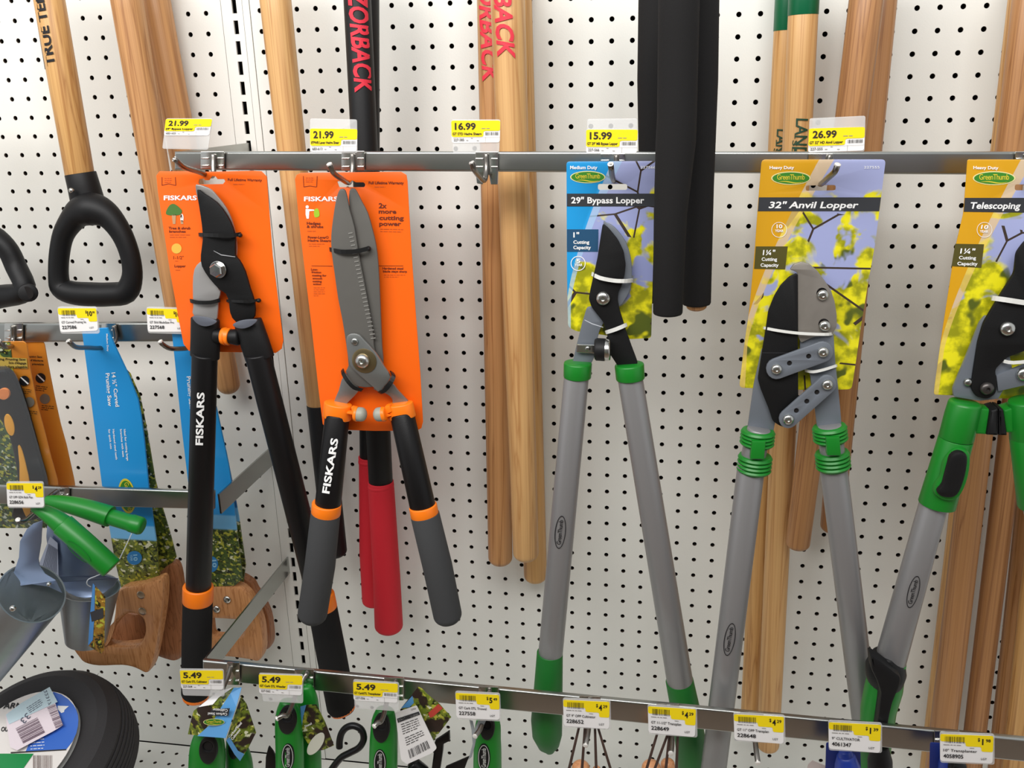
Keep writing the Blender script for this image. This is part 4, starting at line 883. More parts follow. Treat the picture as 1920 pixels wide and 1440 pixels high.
plate('lever_surround', [(1771, 868), (1785, 850), (1800, 842), (1815, 846), (1821, 860), (1817, 895), (1805, 926), (1789, 940), (1768, 939), (1753, 928), (1755, 912), (1765, 896)], .274, .012, GRN, t, smooth=3, bev=.004)
plate('lever', [(1783, 857), (1797.5, 848), (1810, 851), (1815, 862), (1811, 892), (1800, 923), (1786, 934), (1766, 932), (1758, 922), (1768, 908), (1774, 886)], .279, .01, BLKP, t, smooth=3, bev=.003)
plate('bridge', [(1828, 765), (1850, 767), (1866, 770), (1862, 816), (1826, 814)], .256, .02, GRN, t, rnd=3, bev=.002)
plate('bumper', [(1857, 770), (1872, 766), (1872, 817), (1850, 816)], .26, .024, BLKP, t, rnd=2, bev=.002); plate('bumper', [(1873, 766), (1882, 768), (1889, 817), (1873, 817)], .26, .024, BLKP, t, rnd=2, bev=.002)
plate('bridge', [(1881, 770), (1900, 764), (1912, 764), (1912, 812), (1887, 812)], .256, .02, GRN, t, rnd=3, bev=.002)
tube('upper_sleeve', [(1926, 752, .25, 66), (1930, 818, .25, 68)], GRN, t, seg=28); tube('lower_sleeve', [(1930, 818, .25, 68), (1944, 945, .25, 66)], GRN, t, seg=28); tube('inner_tube', [(1944, 940, .25, 52), (1990, 1150, .24, 52)], GRT, t, seg=28)
tube('grip', [(1667, 1240, .242, 61), (1657, 1290, .24, 68), (1647, 1330, .238, 64), (1641, 1400, .235, 56), (1638, 1432, .235, 58), (1637, 1460, .235, 58)], GRN, t, seg=28, caps=(.04, .3), flat=.95)
tube('grip_flange', [(1661, 1228, .243, 52), (1660, 1246, .243, 70), (1661, 1262, .242, 72), (1660, 1280, .241, 62)], BLKP, t, seg=28, caps=(.2, .1))
plate('grip_panel', [(1632, 1228), (1650, 1238), (1690, 1270), (1688, 1286), (1680, 1305), (1674, 1320), (1668, 1345), (1660, 1400), (1640, 1400), (1646, 1350), (1652, 1300), (1645, 1278), (1634, 1256)], .272, .02, BLKP, t, rnd=6, bev=.003)
tube('end_cap', [(1650, 1400, .262, 30), (1650, 1425, .262, 44), (1650, 1460, .262, 44)], BLKP, t, seg=24)
tubelogo(t, A5, B5, 1712.5, 1110, -75)
# ------------------------------------------------------------------ pruning saws
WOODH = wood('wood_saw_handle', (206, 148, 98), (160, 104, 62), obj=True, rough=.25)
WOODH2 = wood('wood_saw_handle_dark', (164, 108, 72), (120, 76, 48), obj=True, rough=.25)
def sawcard(t, pts, f, m_): return plate('blade_sleeve', leaning(pts, f), .2, .003, m_, t, bev=.0004)
LA = lambda o=0: lean(620, .228, 1100, .135, o)
LB = lambda o=0: lean(620, .213, 1100, .095, o)
LC = lambda o=0: lean(640, .19, 1100, .10, o)
LD = lambda o=0: lean(640, .17, 1090, .06, o)
t = thing('pruning_saw', 'pruning saw behind the front one, only its leafy sleeve edge and dark handle showing', 'saw', W(310, 1200, .17), 'pruning saws on the left')
sawcard(t, [(200, 640), (232, 690), (243, 701), (262, 745), (276, 815), (290, 900), (303, 950), (318, 1000), (330, 1045), (322, 1056), (300, 1080), (240, 1090)], LC(), foliage('sleeve_foliage_b', seed=4, pale=(196, 196, 188)))
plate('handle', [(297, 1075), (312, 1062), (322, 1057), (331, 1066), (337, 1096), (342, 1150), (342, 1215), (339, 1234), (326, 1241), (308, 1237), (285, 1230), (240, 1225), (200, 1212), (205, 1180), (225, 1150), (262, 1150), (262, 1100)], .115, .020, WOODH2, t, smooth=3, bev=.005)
t = thing('pruning_saw', 'curved pruning saw in a blue sleeve, wooden handle with two rivets, beside the bulb planters', 'saw', W(240, 1200, .24), 'pruning saws on the left')
sp = [(153, 617), (201, 615), (213, 645), (239, 700), (258, 748), (264, 780), (270, 825), (278, 910), (286, 970), (293, 1017), (299, 1081), (262, 1094), (227, 1102), (215, 1050), (206, 996), (191, 910), (175.5, 790), (162, 686)]
sawcard(t, sp, LA(), foliage('sleeve_foliage_a', (36, 150, 220), .22, seed=1, tint=(110, 122, 44)))
M = PM(LA(.0006))
pr = Print()
for s_, a, b, h in (('14 \u00bd" Curved', (209, 699), (217, 763), 7), ('Pruning Saw', (198, 700), (203, 762), 7), ('Ideal for cutting large', (232, 805), (238, 864), 3.6), ('branches with ease', (225, 805), (230, 857), 3.6), ('Hardened steel teeth', (211, 805), (217, 862), 3.6), ('for quick cuts', (203, 805), (207, 842), 3.6), ('Medium Duty', (199, 626), (201, 659), 3)): pr.text(M, s_, a, b, h, bold=.02)
pr.out('lettering', WINK, t)
Print().poly(M, ell(238, 930, 16, 33, -8)).out('logo_rim', LOGOY, t); Print().poly(PM(LA(.001)), ell(238, 930, 13, 29, -8)).out('logo_oval', LOGOG, t)
Print().text(PM(LA(.0014)), 'GreenThumb', (233, 905), (240, 958), 8, bold=.01).out('logo_word', LOGOY, t)
Print().poly(PM(LA(.001)), ell(252, 1046, 14, 13)).out('badge', mat('badge_blue', (50, 130, 190), .4), t); Print().text(PM(LA(.0014)), '10', (250, 1040), (251, 1052), 7, bold=.03).text(PM(LA(.0014)), 'YEAR', (244, 1040), (245, 1052), 4, bold=.02).out('badge_lettering', mat('pale_blue_ink', (150, 205, 235)), t)
hole = cat_smooth([(224, 1163), (238, 1152), (256, 1153), (268, 1163), (271, 1185), (262, 1206), (242, 1212), (213, 1213), (197, 1206), (208, 1182), (216, 1172)], 3)
plate('handle', [(221, 1108), (262, 1098), (290, 1088), (302, 1086), (306, 1101), (304, 1140), (296, 1193), (288, 1235), (280, 1257), (272, 1263), (253, 1254), (229, 1249), (185, 1250), (158, 1244), (146, 1232), (136, 1216), (150, 1214), (175, 1210), (196, 1206), (208, 1180), (214, 1150)], .155, .022, WOODH, t, holes=[hole], smooth=3, bev=.0045)
for x, y in ((264, 1115.5), (267, 1146)): bolt(x, y, .156, 8, mat('brass_rivet', (196, 176, 150), .3, .9), t, name='rivet', h=.0012, socket=False)
t = thing('pruning_saw', 'rear blade saw with rounded wooden handle behind the bottom rail bracket', 'saw', W(480, 1180, .10), 'pruning saws on the left')
sawcard(t, [(380, 640), (398, 745), (424, 850), (447, 967), (460, 1060), (456, 1092), (420, 1095)], LD(), foliage('sleeve_foliage_d', (28, 110, 176), .3, seed=8))
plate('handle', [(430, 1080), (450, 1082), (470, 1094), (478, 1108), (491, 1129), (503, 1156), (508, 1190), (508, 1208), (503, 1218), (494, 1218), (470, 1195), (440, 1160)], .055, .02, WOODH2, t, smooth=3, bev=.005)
t = thing('pruning_saw', 'pruning saw in a blue sleeve behind the leftmost lopper handle, with shiny handle screws', 'saw', W(430, 1180, .15), 'pruning saws on the left')
sawcard(t, [(322, 622), (352, 622), (378, 690), (405, 764), (428, 870), (436, 925), (442, 980), (450, 1050), (455, 1086), (440, 1098), (385, 1101), (368, 1010), (354, 917), (340, 800)], LB(), foliage('sleeve_foliage_c', (36, 150, 220), .27, seed=6, tint=(70, 92, 36)))
Print().text(PM(LB(.0006)), 'Pruning Saw', (350, 706), (356, 768), 7, bold=.02).out('lettering', WINK, t)
Print().poly(PM(LB(.0006)), ell(396, 1058, 13, 15)).out('badge', _M['badge_blue'], t); Print().text(PM(LB(.001)), '10', (398, 1050), (399, 1064), 7, bold=.03).out('badge_lettering', _M['pale_blue_ink'], t)
h2 = rounded([(392, 1160), (455, 1164), (460, 1176), (456, 1194), (430, 1198), (396, 1196)], 8)
plate('handle', [(352, 1105), (390, 1101), (430, 1100), (448, 1103), (462, 1114), (473, 1130), (487, 1165), (492, 1196), (492, 1225), (484, 1241), (467, 1238), (430, 1233), (400, 1232), (356, 1228), (348, 1180), (349, 1140)], .10, .022, WOODH, t, holes=[h2], smooth=3, bev=.0045)
for x, y in ((426, 1124), (406, 1142)): bolt(x, y, .101, 7.5, STEEL2, t, name='screw', h=.003)
# folding saws in clamshell packs
LP = lambda o=0: lean(640, .226, 980, .13, o)
def lplate(n, pts, d, *a, **k):
    f = LP(d-.25); sm = k.pop('smooth', 0); pts = cat_smooth(pts, sm) if sm else pts
    return plate(n, leaning(pts, f), d, *a, **k)
t = thing('folding_saw_pack', 'rear folding saw pack, plain orange strip beside the hanging blue saw', 'saw pack', W(100, 900, .23), 'folding pruning saw packs')
OCD = mat('amber_card', (214, 134, 44), .35, coat=.4)
lplate('backing_card', rounded([(10, 637), (78, 637), (83, 645), (89, 679), (102, 745), (113, 795), (124, 834), (139, 902), (142, 930), (60, 930), (30, 700)], 5), .225, .002, OCD, t)
M = PM(LP(.2256-.25)); pr = Print()
for s_, a, b, y, h in (('Pruning Saw', 50, 79, 670, 3.6), ("d'\u00e9lagage", 57, 81, 677, 3.6), ('plegable', 60, 82, 684, 3.4)): pr.text(M, s_, (a, y), (b, y+1), h, bold=.02)
pr.fine(M, (67, 724), (90, 727), 2.2, 3, seed=2).fine(M, (78, 761), (102, 763), 2.2, 3, seed=3).out('lettering', INK, t)
Print().poly(M, ell(76, 709, 9.5, 9.5)).out('pictogram', INKB, t); Print().poly(M, ell(84, 748, 9.5, 9.5)).out('pictogram', mat('grey_picto', (120, 112, 100)), t)
Print().poly(PM(LP(.226-.25)), [(69, 703), (71, 702), (84, 714), (82, 716)]).out('pictogram_saw', WHI, t)
t = thing('folding_saw_pack', 'front folding saw pack with black and yellow handle at the left edge', 'saw pack', W(60, 900, .26), 'folding pruning saw packs')
lplate('backing_card', rounded([(-30, 641), (44, 640), (50, 646), (56, 690), (69, 757), (84, 812), (96, 860), (108, 902), (112, 990), (55, 990), (-30, 990)], 5), .250, .002, OCD, t)
lplate('photo_panel', [(-30, 641), (19, 641), (24, 690), (30, 720), (50, 800), (70, 880), (84, 950), (88, 990), (-30, 990)], .2506, .0004, foliage('pack_foliage', seed=12, tint=(62, 92, 52), pale=(206, 214, 196)), t, bev=0)
lplate('text_panel', [(-30, 668), (50, 672), (52, 691), (-30, 688)], .2512, .0003, mat('panel_yellow', (206, 176, 84), .4), t, bev=0)
M = PM(LP(.2518-.25)); pr = Print()
for s_, a, b, y, h in (('Folding Pruning Saw', -14, 48, 675, 4), ("Scie d'\u00e9lagage", 16, 49, 682, 4), ('podadora plegable', 0, 51, 689, 4)): pr.text(M, s_, (a, y), (b, y+1), h, bold=.02)
pr.fine(M, (38, 729), (60, 732), 2.2, 3, seed=2).fine(M, (48, 770), (71, 773), 2.2, 3, seed=3).out('lettering', INK, t)
Print().poly(M, ell(45.5, 714, 9.5, 9.5)).out('pictogram', INKB, t); Print().poly(M, ell(55, 754, 9.5, 9.5)).out('pictogram', _M['grey_picto'], t)
Print().poly(PM(LP(.2522-.25)), [(38, 708), (40, 707), (54, 719), (52, 721)]).out('pictogram_saw', WHI, t)
lplate('saw_handle', [(-25, 700), (0, 693), (14, 695), (24, 710), (36, 733), (46, 765), (57, 802), (66, 836), (75, 870), (83, 900), (84, 950), (72, 972), (45, 978), (20, 968), (32, 915), (24, 850), (8, 800), (-20, 760)], .262, .01, BLKG, t, smooth=3, bev=.003)
lplate('grip_inlay', ell(17, 797, 8.5, 21, -14), .2635, .002, mat('amber_rubber', (238, 170, 50), .4), t, bev=.0008)
lplate('grip_inlay', [(33, 837), (38, 838), (44, 855), (50, 880), (55, 905), (57, 950), (53, 974), (44, 960), (37, 935), (36, 900), (36, 870)], .2635, .002, _M['amber_rubber'], t, smooth=2, bev=.0008)
lplate('lock_button', ell(6, 739, 11, 11), .265, .004, mat('orange_button', (236, 140, 70), .4), t, bev=.001)
lplate('blister', rounded([(-30, 694), (10, 684), (30, 700), (50, 760), (90, 900), (96, 975), (50, 990), (-30, 985)], 12), .267, .0006, FILM, t, bev=.0002)
# ------------------------------------------------------------------ bulb planters
BST = mat('blue_reflection_steel', (140, 156, 184), .3, .85, var=.1, vscale=30)  # plain steel; the blue tint stands in for what it reflects
GAL = mat('galvanized', (150, 158, 162), .38, .8, var=.15, vscale=40)
def cone(t, a, b, ra, rb, n='cone'):
    A, B = W(*a), W(*b); ax = (B-A).normalized(); L = (B-A).length; r0 = ra*mpp(A); r1 = rb*mpp(B); e = .0012
    lathe(n, A, ax, [(r0-e, .0002), (r1-e, L), (r1, L), (r0, 0), (r0+.0006, -.0004), (r0-e, -.0002), (r0-e, .0002)], GAL, t, 40, ang=50)
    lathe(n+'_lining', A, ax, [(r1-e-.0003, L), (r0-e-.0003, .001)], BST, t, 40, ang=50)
    return A, ax, L, r0, r1
t = thing('bulb_planter', 'bulb planter with the upper green handle and the sideways card tag', 'planter', W(165, 1100, .2300), 'bulb planters')
tube('handle', [(88, 938, .2550, 18), (108, 942, .2550, 28), (150, 951, .2550, 36), (202, 967, .2550, 40), (204, 968, .2550, 38)], GRN, t, seg=26, smooth=3)
tube('handle_end', [(203, 968, .2550, 31), (243, 980, .2550, 31), (247, 981, .2550, 34), (263, 986, .2550, 34)], GRN, t, seg=26, caps=(.05, .35))
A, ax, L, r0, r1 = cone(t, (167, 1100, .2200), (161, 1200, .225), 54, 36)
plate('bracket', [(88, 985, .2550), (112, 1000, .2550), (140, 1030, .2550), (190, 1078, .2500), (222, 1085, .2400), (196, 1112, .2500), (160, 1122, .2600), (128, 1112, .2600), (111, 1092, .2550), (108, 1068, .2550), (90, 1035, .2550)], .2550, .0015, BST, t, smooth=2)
Print().poly(PM(.2580), [(94, 1006), (108, 1018), (110, 1088), (98, 1086), (70, 1066), (76, 1050), (84, 1030)]).out('sticker', mat('grey_sticker', (150, 156, 172), .4), t)
pr = Print()
for k in range(9): pr.poly(PM(.2586), [(80+k*3, 1062+k*1.5), (81+k*3, 1062+k*1.5), (92+k*1.9, 1020+k*6*.2), (91+k*1.9, 1020+k*6*.2)])
pr.out('fine_print', mat('slate_ink', (90, 94, 110)), t)
Print().poly(PM(.26+.035), [(148, 1119), (149.5, 1119), (150, 1216), (148.5, 1216)]) if 0 else None
plate('card_tag', [(174, 1094), (197, 1119), (195, 1220), (189, 1226), (165, 1211), (169, 1150)], .2950, .001, foliage('tag_foliage', seed=15, tint=(150, 110, 40), pale=(206, 170, 70)), t)
plate('card_tag_edge', [(174, 1094), (178, 1099), (177, 1150), (174, 1200), (165, 1211), (169, 1150)], .2955, .0005, mat('tag_blue', (78, 138, 200), .4), t, bev=0)
plate('card_tag_panel', [(169, 1148), (193, 1140), (194, 1158), (172, 1166)], .2958, .0003, BAND, t, bev=0)
tube('plastic_loop', [(170, 1100, .3000, 2), (163, 1095, .3050, 2), (166, 1086, .3050, 2), (185, 1078, .3000, 2), (215, 1062, .2800, 2), (228, 1040, .2700, 2), (247, 1000, .2650, 2)], WHT if 0 else mat('clear_cord', (210, 216, 220), .2, alpha=.6), t, smooth=3, seg=6)
t = thing('bulb_planter', 'bulb planter at the left edge with diagonal green handle and wide steel cone', 'planter', W(60, 1110, .30), 'bulb planters')
tube('handle', [(64, 951, .315, 18), (80, 958, .315, 26), (100, 970, .315, 34), (119, 985, .315, 39)], GRN, t, seg=26, smooth=3)
tube('handle_end', [(118, 984, .315, 43), (160, 1021, .315, 43), (208, 1064, .315, 42)], GRN, t, seg=26, caps=(.06, .12))
P = Print(); tm = TM((118, 984, .315, 43), (208, 1064, .315, 42), .0007); P.ring(tm, ell(147, 1035, 30, 9, 42), ell(147, 1035, 28, 7.4, 42)).out('oval_logo', GRND, t)
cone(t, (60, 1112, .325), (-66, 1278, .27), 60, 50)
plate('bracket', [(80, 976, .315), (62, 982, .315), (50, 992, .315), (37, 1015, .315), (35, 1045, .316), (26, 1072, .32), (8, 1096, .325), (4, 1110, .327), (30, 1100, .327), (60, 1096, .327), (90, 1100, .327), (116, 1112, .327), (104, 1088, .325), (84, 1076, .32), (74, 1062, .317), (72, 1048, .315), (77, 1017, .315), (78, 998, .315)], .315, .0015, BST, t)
bolt(25, 1140, .365, 6, STEEL2, t, name='rivet', socket=False); bolt(93, 1094, .33, 4, STEEL2, t, name='rivet', socket=False)
# ------------------------------------------------------------------ tyre
class RM:
    """photo pixel -> point on the plane through c with normal n"""
    def __init__(s, c, n, off=0): s.c = c+n*off; s.n = n
    def __call__(s, u, v):
        r = FW+RT*((u-960)/FPX)-UP*((v-720)/FPX); return C0+r*((s.c-C0).dot(s.n)/r.dot(s.n))
cn = W(36, 1409, .29); e = (C0-cn).normalized(); lf = -(RT-e*RT.dot(e)).normalized(); uf = (UP-e*UP.dot(e)).normalized(); ax = (e*.70+(lf+uf)*.505).normalized()
k_ = mpp(cn); t = thing('wheel', 'black ribbed wheel with blue and white disc label and price slip, lower left', 'wheel', cn)
R = 183*k_; wd = .085; RUB = mat('tyre_rubber', (46, 44, 45), .75, bump=.3, bscale=700); 
prof = [(R*.62, -.018), (R*.64, .001), (R*.72, .006), (R*.84, .008), (R*.93, .003), (R*.985, -.008)]
for k in range(9):
    y = -.013-k*.0065; bul = R*(1.0+.045*sin(pi*(k+.7)/10))
    prof += [(bul, y), (bul, y-.0045), (bul-.0022, y-.0048), (bul-.0022, y-.0062)]
prof += [(R*.985, -.074), (R*.93, -.082), (R*.8, -.086), (R*.62, -.07)]
lathe('tyre', cn, ax, prof[::-1], RUB, t, 72, ang=25)
lathe('rim', cn, ax, [(R*.64, -.06), (R*.64, -.004), (R*.6, -.003), (R*.1, -.004)], mat('rim_white', (220, 220, 216), .4), t, 40)
rnd = random.Random(4); V = []; F = []
b1 = ax.orthogonal().normalized(); b2 = ax.cross(b1)
for k in range(46):
    a = rnd.random()*2*pi; h = -.01-rnd.random()*.02; p = cn+ax*h+(b1*cos(a)+b2*sin(a))*R*1.0; q = p+(b1*cos(a)+b2*sin(a))*.007; i = len(V); s_ = ax*.0004; tt = (b1*-sin(a)+b2*cos(a))*.0004
    V += [p+s_, p+tt, p-s_, q]; F += [(i, i+1, i+3), (i+1, i+2, i+3), (i+2, i, i+3)]
mk('moulding_hairs', V, F, RUB, t, kind='stuff')
E0 = ell(47, 1421, 103, 126, 0, 60)
rm = lambda o: RM(cn, ax, .0095+o)
def onplane(name, pts, m_, o, rndr=0):
    Print().poly(rm(o), rounded(pts, rndr) if rndr else pts).out(name, m_, t)
LW_ = mat('label_white', (236, 230, 224), .35); LB_ = mat('label_blue', (64, 112, 204), .35)
lathe('label_disc', rm(0).c, ax, [(117.5*k_, -.0006), (117.5*k_, .0002), (.0001, .0002)], LW_, t, 60)
onplane('label_blue_field', [(100, 1297), (115, 1302), (128, 1311), (138, 1322), (143, 1331), (146, 1340), (147, 1350), (146, 1362), (143, 1375), (136, 1390), (124, 1405), (48, 1409), (70, 1360)], LB_, .0008)
onplane('label_green_field', [(-40, 1413), (63, 1413), (40, 1446), (-40, 1470)], mat('label_green', (20, 140, 70), .35), .0009)
onplane('label_star', [(108, 1323), (129, 1324), (121, 1331), (120, 1335), (115, 1337), (108, 1330)], WINK, .0012)
onplane('label_rule', [(20, 1410), (124, 1404.5), (124, 1406.5), (20, 1412.5)], INK, .0012)
Print().text(rm(.0012), 'ARN', (5, 1328), (44, 1328), 10, shear=.3, bold=.03).text(rm(.0012), 'OU', (2, 1371), (16, 1371), 8, shear=.3, bold=.03).out('lettering', INKB, t)
Print().fine(rm(.0012), (56, 1388), (84, 1386), 2.6, 4, gap=2.2, seed=5).out('fine_print', WINK, t)
Print().bars(rm(.0012), 62, 1416, 98, 1446, seed=6).out('barcode', mat('barcode_brown', (120, 100, 96)), t)
# price slip tied on the wheel
st = thing('paper_slip', 'crumpled barcode slip lying across the wheel label', 'paper', rm(.004)(60, 1350))
def slipm(o): return RM(cn, ax, .016+o)
Print().poly(slipm(0), rounded([(93, 1288), (118, 1360), (100, 1371), (60, 1392), (32, 1407), (19, 1401), (10, 1340), (40, 1318)], 2)).out('slip_paper', mat('slip_pink', (238, 224, 230), .5), st)
Print().poly(slipm(.0005), [(93, 1288), (108, 1316), (60, 1338), (17, 1358), (11, 1340), (40, 1318)]).out('slip_blue_panel', mat('slip_blue', (200, 222, 230), .5), st)
class Rot:
    def __init__(s, M, o, deg): s.M = M; s.o = o; s.c = cos(math.radians(deg)); s.s = sin(math.radians(deg))
    def __call__(s, x, y): return s.M(s.o[0]+x*s.c-y*s.s, s.o[1]+x*s.s+y*s.c)
sb = Rot(slipm(.001), (29, 1366), 63)
Print().bars(sb, 0, -46, 32, 0, seed=11).out('barcode', mat('plum_ink', (112, 88, 104)), st)
sb2 = Rot(slipm(.001), (92, 1325), 68); Print().bars(sb2, 0, -12, 42, 4, seed=13).out('barcode', _M['plum_ink'], st)
Print().text(slipm(.001), '33', (50, 1336), (37, 1350), 11, bold=0).text(slipm(.001), '22317', (87, 1293), (97, 1320), -6, bold=0).fine(slipm(.001), (50, 1328), (78, 1310), 2, 4, seed=3).out('lettering', mat('slate_ink', (90, 94, 110)), st)
plate('wrap', rounded([(-20, 1355), (4, 1368), (20, 1398), (12, 1416), (-20, 1430)], 4), .372, .004, mat('grey_wrap', (168, 178, 184), .5), t) if 0 else None
# ------------------------------------------------------------------ small hand tools on the bottom rail
def handtool(lab, path, oval=None, logo=None, nm='hand_tool', d=.32):
    t = thing(nm, lab, 'garden tool', W(path[0][0], path[0][1], d), 'green handled hand tools')
    tube('handle', [(p[0], p[1], d, p[2]) for p in path], GRN, t, seg=28, caps=(.5, .1), dome=(True, False), smooth=3, flat=.75)
    fr = d+.75*path[2][2]/2*.00066
    if oval:
        u, v, a, b = oval
        plate('eyelet', ell(u, v, a, b), fr+.0016, .006, BLKP, t, bev=.0015, holes=[ell(u, v-b*.3, a*.55, b*.36, 0, 18)])
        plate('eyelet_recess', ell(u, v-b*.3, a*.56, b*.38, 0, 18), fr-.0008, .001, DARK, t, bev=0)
    if logo:
        u, v = logo; Mx = PM(fr+.0012)
        plate('logo_plate', ell(u, v, 12, 26), fr+.0006, .003, BLKP, t, bev=.0008)
        Print().ring(PM(fr+.0014), ell(u, v, 10.6, 24), ell(u, v, 9.3, 22.6)).text(PM(fr+.0014), 'GreenThumb', (u+4, v+18), (u+4, v-18), 8, bold=.01, sp=.9).out('lettering', mat('silver_ink', (190, 192, 186)), t)
    return t
handtool('green cultivator handle behind and right of the first one', [(438, 1388, 30), (444, 1405, 44), (448, 1425, 50), (450, 1450, 52), (452, 1480, 52)], (437, 1405, 10, 20), d=.30)
t = handtool('green cultivator handle below the folded leafy card, leftmost of the green handles', [(392, 1366, 40), (391, 1385, 58), (389, 1410, 68), (388, 1440, 70), (388, 1480, 70)], (389, 1408, 17, 26), d=.33)
CV = foliage('card_soil', seed=21, soil=(46, 34, 28), tint=(112, 128, 40)); CB = mat('card_sky_blue', (92, 158, 214), .4); 
plate('card_face', [(352, 1377, .352), (358, 1350, .352), (363, 1333, .354), (373, 1325, .356), (399, 1321, .356), (410, 1308, .352), (424, 1298, .345), (436, 1290, .34), (453, 1289, .335), (443, 1325, .352), (423, 1384, .365), (390, 1381, .358)], .352, .0008, CV, t, bev=.0002)
plate('card_curl', [(372, 1326, .357), (409, 1297, .346), (435, 1290, .341), (424, 1298, .346), (410, 1308, .353), (399, 1321, .357)], .35, .0008, WHI, t, bev=0)
plate('card_stripe', [(370, 1380, .362), (398, 1355, .362), (412, 1330, .360), (432, 1300, .352), (438, 1290, .348), (453, 1289, .342), (443, 1325, .359), (423, 1384, .372)], .36, .0003, CB, t, bev=0)
plate('card_face', [(452, 1306, .345), (462, 1320, .345), (480, 1374, .345), (466, 1402, .35), (450, 1427, .355), (440, 1415, .36), (424, 1388, .366), (443, 1330, .36)], .352, .0008, CV, t, bev=.0002)
plate('card_stripe', [(424, 1388, .3675), (430, 1382, .366), (446, 1408, .36), (458, 1414, .355), (450, 1427, .357), (440, 1415, .362)], .352, .0003, CB, t, bev=0)
plate('card_band', [(396, 1330, .366), (431, 1328, .366), (428, 1342, .367), (392, 1342, .365)], .36, .0003, BAND, t, bev=0)
Print().text(PM(.3685), 'Cultivator', (427, 1330), (399, 1328), 5, bold=.02).text(PM(.3685), 'Carbon Steel', (426, 1337), (390, 1336), 4.6, bold=.02).text(PM(.3665), 'Carbon Steel', (431, 1384), (454, 1356), 4.5, bold=.02).text(PM(.3665), 'Cultivator', (436, 1388), (452, 1368), 4.2, bold=.02).out('lettering', WINK, t)
ribbonlogo(lambda o: PM(.367+o), t, 401, 1354, 20, 6.5, txt=True)
t = thing('wire_hook_tool', 'thick black wire crook beside the transplanter handle', 'garden tool', W(622, 1440, .32))
tube('crook', [(636.5, 1401, .32, 13), (637, 1388, .32, 13), (641, 1374, .32, 13), (650, 1364, .32, 13), (664, 1361, .32, 13), (678, 1369, .32, 13), (682, 1386, .32, 13), (673, 1402, .32, 13), (655, 1412, .32, 13), (638, 1422, .32, 13), (618, 1448, .32, 13)], BLKG, t, smooth=4, seg=14)
handtool('second green weeder handle, mostly hidden behind the front one', [(572, 1290, 30), (576, 1306, 38), (578, 1330, 42), (580, 1390, 44), (582, 1480, 44)], d=.29)
t = handtool('green weeder handle under the middle 5.49 tag, white oval sticker on its card', [(541, 1319, 34), (541, 1335, 46), (541, 1360, 52), (543, 1400, 54), (544, 1480, 54)], (537.5, 1352, 17, 26), (539, 1420))
plate('card_face', [(563, 1325), (574, 1322), (593, 1321), (610, 1355), (626, 1398), (608, 1406), (593, 1409), (578, 1396), (568, 1380)], .318, .001, CV, t)
plate('card_stripe', [(563, 1325), (574, 1322), (568, 1345), (566, 1362)], .3185, .0003, CB, t, bev=0)
plate('oval_sticker', ell(592, 1395, 11, 24, 35), .3195, .0008, mat('sticker_pale', (206, 206, 190), .5), t, bev=0)
Print().text(PM(.3192), 'Steel', (572, 1364), (585, 1358), 4, bold=.02).out('lettering', WINK, t)
t = thing('weeder_blade', 'black pointed steel blade left of the weeder handle', 'garden tool', W(505, 1440, .30))
plate('blade', [(503, 1400), (511, 1410), (519, 1426), (524, 1450), (497, 1450), (498, 1420)], .30, .004, BLKG, t, rnd=2)
t = handtool('green transplanter handle with a white barcode card', [(722, 1334, 36), (721, 1350, 48), (720, 1375, 52), (719, 1410, 54), (718, 1480, 55)], (714, 1367, 16, 27), (712, 1431))
plate('card_face', [(752, 1328), (784, 1288), (792, 1292), (800, 1301), (824, 1320), (846, 1345), (830, 1366), (812, 1389), (790, 1370), (770, 1345)], .326, .001, CV, t)
plate('card_flowers', [(803, 1337), (822, 1320), (830, 1328), (812, 1344), (806, 1346)], .3266, .0004, mat('flower_red', (196, 70, 56), .5), t, bev=0)
plate('card_stripe', [(752, 1328), (773, 1305), (776, 1318), (768, 1326)], .3266, .0004, CB, t, bev=0)
plate('card_back', rounded([(741, 1337), (781, 1323), (819, 1403), (810, 1412), (763, 1433), (752, 1425)], 3), .334, .0008, WHI, t, bev=0, holes=[ell(753, 1344, 2, 2, 0, 10)])
qm = QM([(741, 1337), (781, 1323), (819, 1404), (763, 1434)], .3346, 100, 200)
Print().poly(qm, [(2, 22), (98, 26), (98, 40), (2, 38)]).out('band', BAND, t)
Print().text(qm, 'Carbon Steel Transplanter', (5, 35), (92, 38), 8, bold=.02).out('band_lettering', WINK, t)
Print().fine(qm, (12, 50), (86, 53), 5, 5, seed=5, gap=1.8).fine(qm, (14, 104), (86, 106), 5, 4, seed=6, gap=1.8).text(qm, '227556', (70, 12), (92, 13), 6, bold=0).bars(qm, 14, 150, 84, 184, seed=7).out('lettering', INKB, t)
t = thing('fork_tines', 'dark steel fork socket right of the white barcode card', 'garden tool', W(820, 1440, .30))
plate('tine_plate', [(815, 1391), (842, 1373), (843, 1390), (831, 1396), (830, 1410), (824, 1450), (808, 1450), (812, 1420)], .30, .006, BLKG, t, rnd=2, bev=.001)
tube('tine_ferrule', [(775, 1432, .31, 26), (790, 1450, .31, 34)], BLKG, t, dome=(True, False), caps=(.5, .1))
t = handtool('green trowel handle below the 227558 tag', [(915, 1344, 40), (915, 1360, 48), (914, 1385, 51), (914, 1410, 53), (914, 1480, 54)], (913, 1367, 14, 22), (907, 1421))
plate('folded_tag', [(880, 1350), (886, 1352), (890, 1368), (896, 1352), (911, 1352), (902, 1372), (893, 1385), (890, 1400), (884, 1420), (878, 1425), (886, 1395), (884, 1370)], .345, .001, mat('grey_tag', (150, 156, 158), .4), t)
plate('trowel_blade', [(836, 1438), (880, 1419), (876, 1428), (868, 1450), (830, 1450)], .30, .003, BLKG, t)
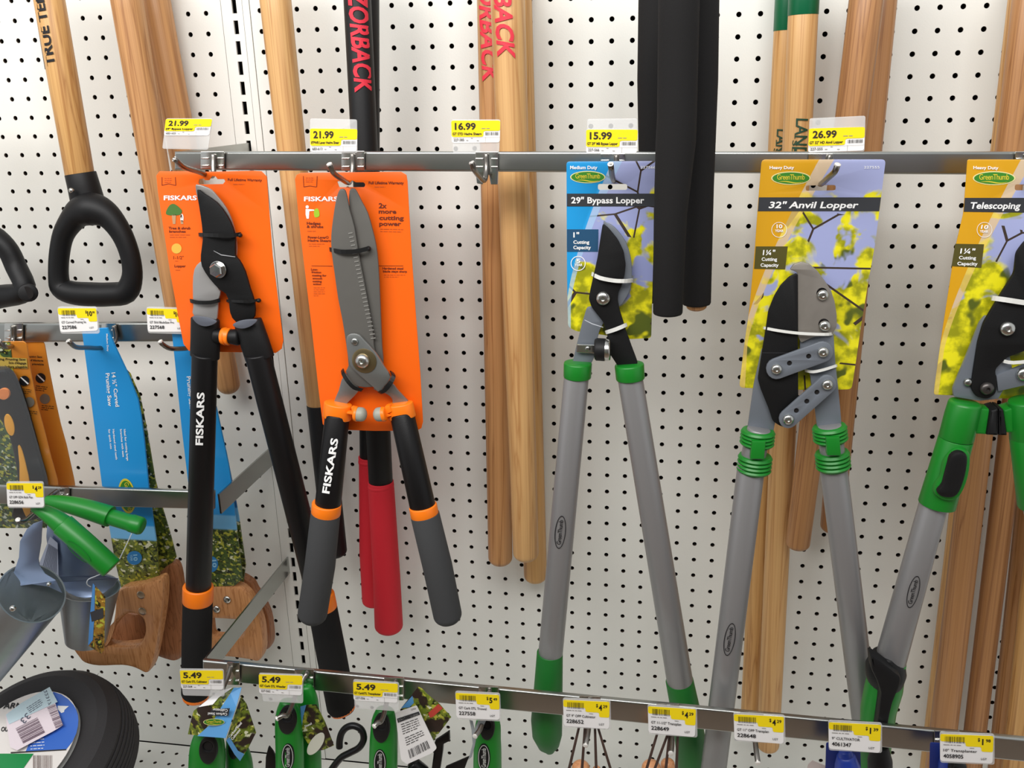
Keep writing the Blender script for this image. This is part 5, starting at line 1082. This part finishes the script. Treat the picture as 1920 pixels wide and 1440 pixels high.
def loops(lab, straps, knobs):
    t = thing('wooden_hand_tool', lab, 'garden tool', W(knobs[0][0], 1440, .33), 'wooden hand tools with leather loops')
    wm = wood('wood_knob', (224, 160, 112), (190, 124, 80), obj=True, rough=.3)
    for u, v, r, d in knobs: tube('handle', [(u, v+r*.8, d, r*1.9), (u, v+r*2, d, r*2), (u, v+60, d, r*2)], wm, t, dome=(True, False), caps=(.85, .1), seg=24)
    for a, b in straps: tube('leather_strap', [(*a, .335, 4.5), ((a[0]+b[0])/2, (a[1]+b[1])/2, .35, 5), (*b, .345, 5.5)], mat('leather', (70, 50, 42), .6), t, seg=8, flat=.4)
loops('wooden knob with four leather straps under the 228652 tag', [((1090, 1345), (1066, 1446)), ((1098, 1345), (1091, 1446)), ((1115, 1345), (1118, 1446)), ((1117, 1350), (1146, 1446))], [(1089, 1426, 18, .325), (1119, 1436, 8, .31)])
loops('wooden knob with dark straps partly over the green lopper grip', [((1240, 1350), (1211, 1446)), ((1262, 1350), (1226, 1446)), ((1258, 1350), (1248, 1446)), ((1272, 1350), (1268, 1446))], [(1221, 1425, 19, .325), (1252, 1422, 14, .30)])
BLU = mat('blue_plastic', (28, 56, 150), .35)
for lab, u, v in (('blue handled cultivator below the 4061347 tag', 1583, 1412), ('blue handled transplanter at the bottom right corner', 1778, 1412)):
    t = thing('blue_hand_tool', lab, 'garden tool', W(u, 1440, .33), 'blue handled hand tools')
    plate('card', rounded([(u-34, v-20), (u+30, v-16), (u+32, v+50), (u-36, v+50)], 4), .315, .001, mat('blue_tag', (30, 48, 120), .4), t)
    tube('handle', [(u+4, v+10, .33, 36), (u+6, v+24, .33, 46), (u+6, v+60, .33, 48)], BLU, t, dome=(True, False), caps=(.7, .1), seg=26)
    tube('collar', [(u+2, v-4, .33, 22), (u+3, v+6, .33, 30)], BLU, t, seg=24)
    if u > 1700: tube('ferrule', [(u+6, v+22, .345, 24), (u+28, v+30, .345, 22)], BLKG, t, seg=18)
    else: plate('paper_tag', [(u-68, v+22), (u-60, v+14), (u-30, v+26), (u-26, v+50), (u-74, v+50)], .30, .0008, mat('tag_buff', (214, 200, 194), .5), t, bev=0)
